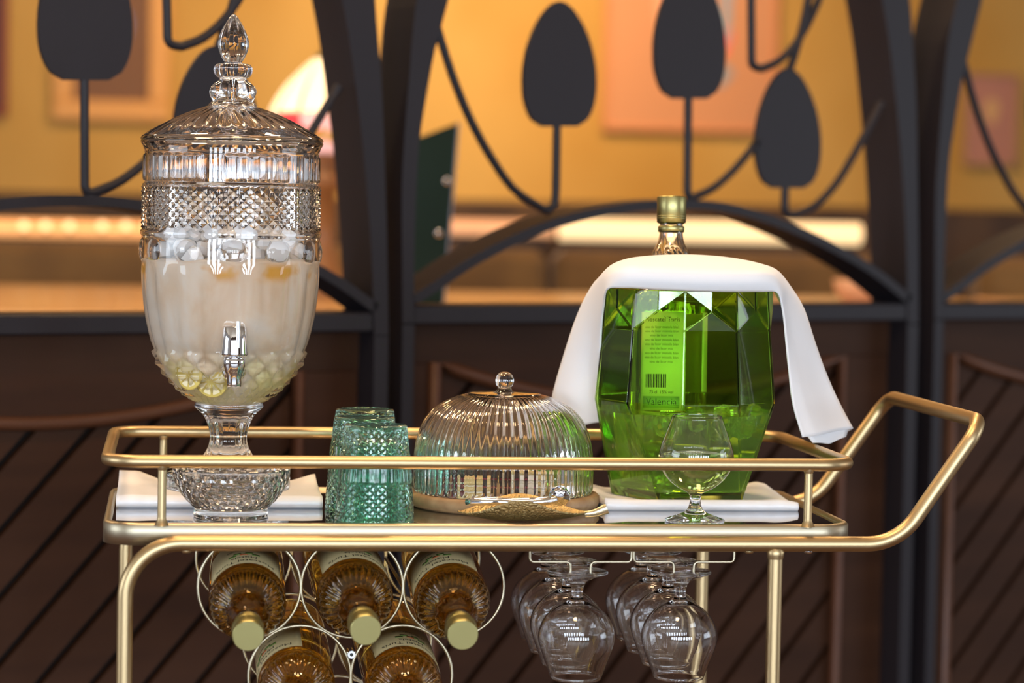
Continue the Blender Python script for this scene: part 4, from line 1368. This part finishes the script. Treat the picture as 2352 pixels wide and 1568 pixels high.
# water inside
wb = MB()
A5 = [off+36+72*k for k in range(5)]; A10 = [off+18+36*k for k in range(10)]
s_ = .96
base = pts_ring(.0905*s_, A5, .0125); wide = pts_ring(.1165*s_, A10, .1190)
for k in range(5):
    for w_ in (2*k, 2*k+1):
        wide[w_] = tuple(base[k][q]+(wide[w_][q]-base[k][q])*.90 for q in range(3))
wb.v = base+wide
wb.f = [tuple(range(4, -1, -1)), tuple(range(5, 15))]
for k in range(5):
    kb = (k+1) % 5
    wb.f += [(k, 5+(2*k+1) % 10, 5+(2*k) % 10), (k, kb, 5+(2*kb) % 10, 5+(2*k+1) % 10)]
wb.sm = [False]*len(wb.f)
wb.build('ice_water', mat('cloudy_ice_water', (.93, 1, .86), .0, 0, .80, 1.33), bk)
# ice lumps floating in it
random.seed(21)
icb = MB()
for k in range(16):
    a = random.random()*tau; rr = random.uniform(.02, .085)
    if abs(rr*sin(a)+.0235) < .062 and -rr*cos(a) > -.05: continue
    M_ = Matrix.Translation((rr*sin(a), -rr*cos(a), .100+random.uniform(-.012, .006))) @ Matrix.Rotation(random.random()*3, 4, (1, random.random(), random.random()))
    q = random.uniform(.010, .014)
    icb.box((-q, -q, -q*.8), (q, q, q*.8), q*.4, M=M_)
icb.build('ice_cubes', mat('clear_ice', (.95, 1, .95), .05, 0, .9, 1.31), bk)['kind'] = 'stuff'

# bottle standing in the bucket
bt2 = make_bottle('clear glass wine bottle with gold cap standing in the green ice bucket', None, .225, mat('straw_wine', (.93, .86, .45), 0, 0, 1, 1.35), GLASS)
tp = onY(1543, 452, .285)
basep = Vector((BX-.020, BY+.006, zb_+.0135))
dirv = (Vector((tp.x, .285, tp.z))-basep); LB = dirv.length
bt2.scale = (LB/.3455,)*3
d = dirv.normalized(); z = d; x = Vector((1, 0, 0)); x = (x-z*x.dot(z)).normalized(); y = z.cross(x)
Mx = Matrix((x, y, z)).transposed().to_4x4()
back_label(bt2, radians(0))
patch(BR+.0003, radians(70), radians(190), .111, .206).build('front_label', GPAPER, bt2)
k_ = LB/.3455
bt2.matrix_world = Matrix.Translation(basep) @ Mx @ Matrix.Rotation(-.38, 4, 'Z') @ Matrix.Scale(k_, 4)

# ------------------------------------------------------------------ white cloth draped over the bucket
tw = thing('draped_cloth', 'white linen cloth draped over the top of the green ice bucket', 'cloth', (BX, .2, TZ+.275))
TWO = Vector((BX, .2, TZ+.275))
Fpx = [(1384, 968, .262), (1380, 925, .258), (1380, 850, .248), (1383, 760, .226), (1389, 700, .195), (1398, 664, .155), (1440, 659, .132), (1500, 662, .126), (1590, 666, .125), (1680, 668, .127), (1745, 668, .133), (1783, 672, .142), (1796, 715, .150), (1803, 780, .156), (1810, 850, .160), (1820, 930, .163), (1842, 1004, .166)]
Mpx = [(1262, 985, .318), (1272, 905, .312), (1297, 815, .300), (1328, 725, .280), (1360, 662, .255), (1395, 625, .228), (1440, 602, .218), (1500, 591, .220), (1585, 588, .222), (1680, 596, .222), (1745, 614, .222), (1795, 640, .222), (1838, 700, .224), (1866, 780, .228), (1893, 850, .232), (1925, 920, .236), (1958, 985, .240)]
Bo = [(.010, .055, -.030), (.012, .055, -.02), (.010, .052, -.012), (.010, .046, -.006), (.010, .040, -.006), (.006, .034, -.010), (.002, .030, -.016), (0, .014, -.014), (0, .012, -.012), (0, .024, -.018), (-.002, .030, -.016), (-.008, .036, -.010), (-.012, .042, -.008), (-.014, .046, -.010), (-.014, .050, -.012), (-.016, .052, -.016), (-.018, .054, -.022)]
Fc = spline([onY(a, b, c) for a, b, c in Fpx], 6); Mc = spline([onY(a, b, c) for a, b, c in Mpx], 6)
Bc = spline([onY(a, b, c)+Vector(d) for (a, b, c), d in zip(Mpx, Bo)], 6)
ns = len(Fc); nt2 = 26
import mathutils.noise as mn
vs = []; off1 = []
for i in range(ns):
    s_ = i/(ns-1)
    f_, m_, b_ = Fc[i], Mc[i], Bc[i]
    side = abs(s_-.5)*2
    for j in range(nt2+1):
        t = j/nt2
        # Bezier-like cross section whose shoulder is the crest line
        wk = max(0, min(1, (.56-side)/.34)); wk = wk*wk*(3-2*wk)
        K = f_+Vector((0, -.005, .0215))*wk + (m_-f_)*(.30*(1-wk))
        if t < .30:
            q = t/.30
            p = f_.lerp(K, q); p = p+Vector((0, -.004*sin(pi*q)*wk, 0)); bulge = 0
        elif t < .7:
            q = (t-.30)/.40
            p = K.lerp(m_, q)
            bulge = sin(pi*q)*(.006 if side < .45 else .004)
            p = p+Vector((0, -.35*bulge*(1 if side > .45 else 0), bulge if side < .5 else bulge*.2)) if t >= .30 else p
        else:
            q = (t-.7)/.3; p = m_.lerp(b_, q*q*.4+q*.6)
        # rounded hem roll at the front edge
        w_ = mn.noise(Vector((s_*7, t*1.5, 2.2)))
        amp = .0105 if side > .45 else .0006
        fold = sin(t*9+s_*3)*.004*max(0, (side-.5)*2)
        p = p+Vector((0, (w_*amp+fold)*(sin(pi*t)), 0))
        vs.append(p-TWO)
fs = []
m = nt2+1
for i in range(ns-1):
    for j in range(nt2):
        fs.append((i*m+j, (i+1)*m+j, (i+1)*m+j+1, i*m+j+1))
cl = MB().add(vs, fs, True).build('cloth', LINEN, tw)
so = cl.modifiers.new('thickness', 'SOLIDIFY'); so.thickness = .0022; so.offset = 1
# second ply of the folded cloth peeping out at the right hem
hv = []; 
for i in range(13):
    s_ = i/12
    e0 = onY(1842, 1004, .168).lerp(onY(1905, 1020, .200), s_)
    e1 = onY(1945, 985, .225).lerp(onY(1948, 1004, .226), s_)
    for j in range(11):
        t = j/10
        p = onY(1846, 990, .172).lerp(onY(1950, 978, .236), t)
        drop = onY(1868, 1018, .176).lerp(onY(1942, 1004, .226), t)
        q = onY(1905, 1029, .196)
        tip = drop + (q-drop)*(.9*sin(pi*t)**1.5)*.55
        hv.append((p.lerp(tip, s_)+Vector((0, .004, 0)))-TWO)
fs = [(i*11+j, (i+1)*11+j, (i+1)*11+j+1, i*11+j+1) for i in range(12) for j in range(10)]
h2 = MB().add(hv, fs, True).build('under_fold', LINEN, tw)
so = h2.modifiers.new('thickness', 'SOLIDIFY'); so.thickness = .0022; so.offset = 1
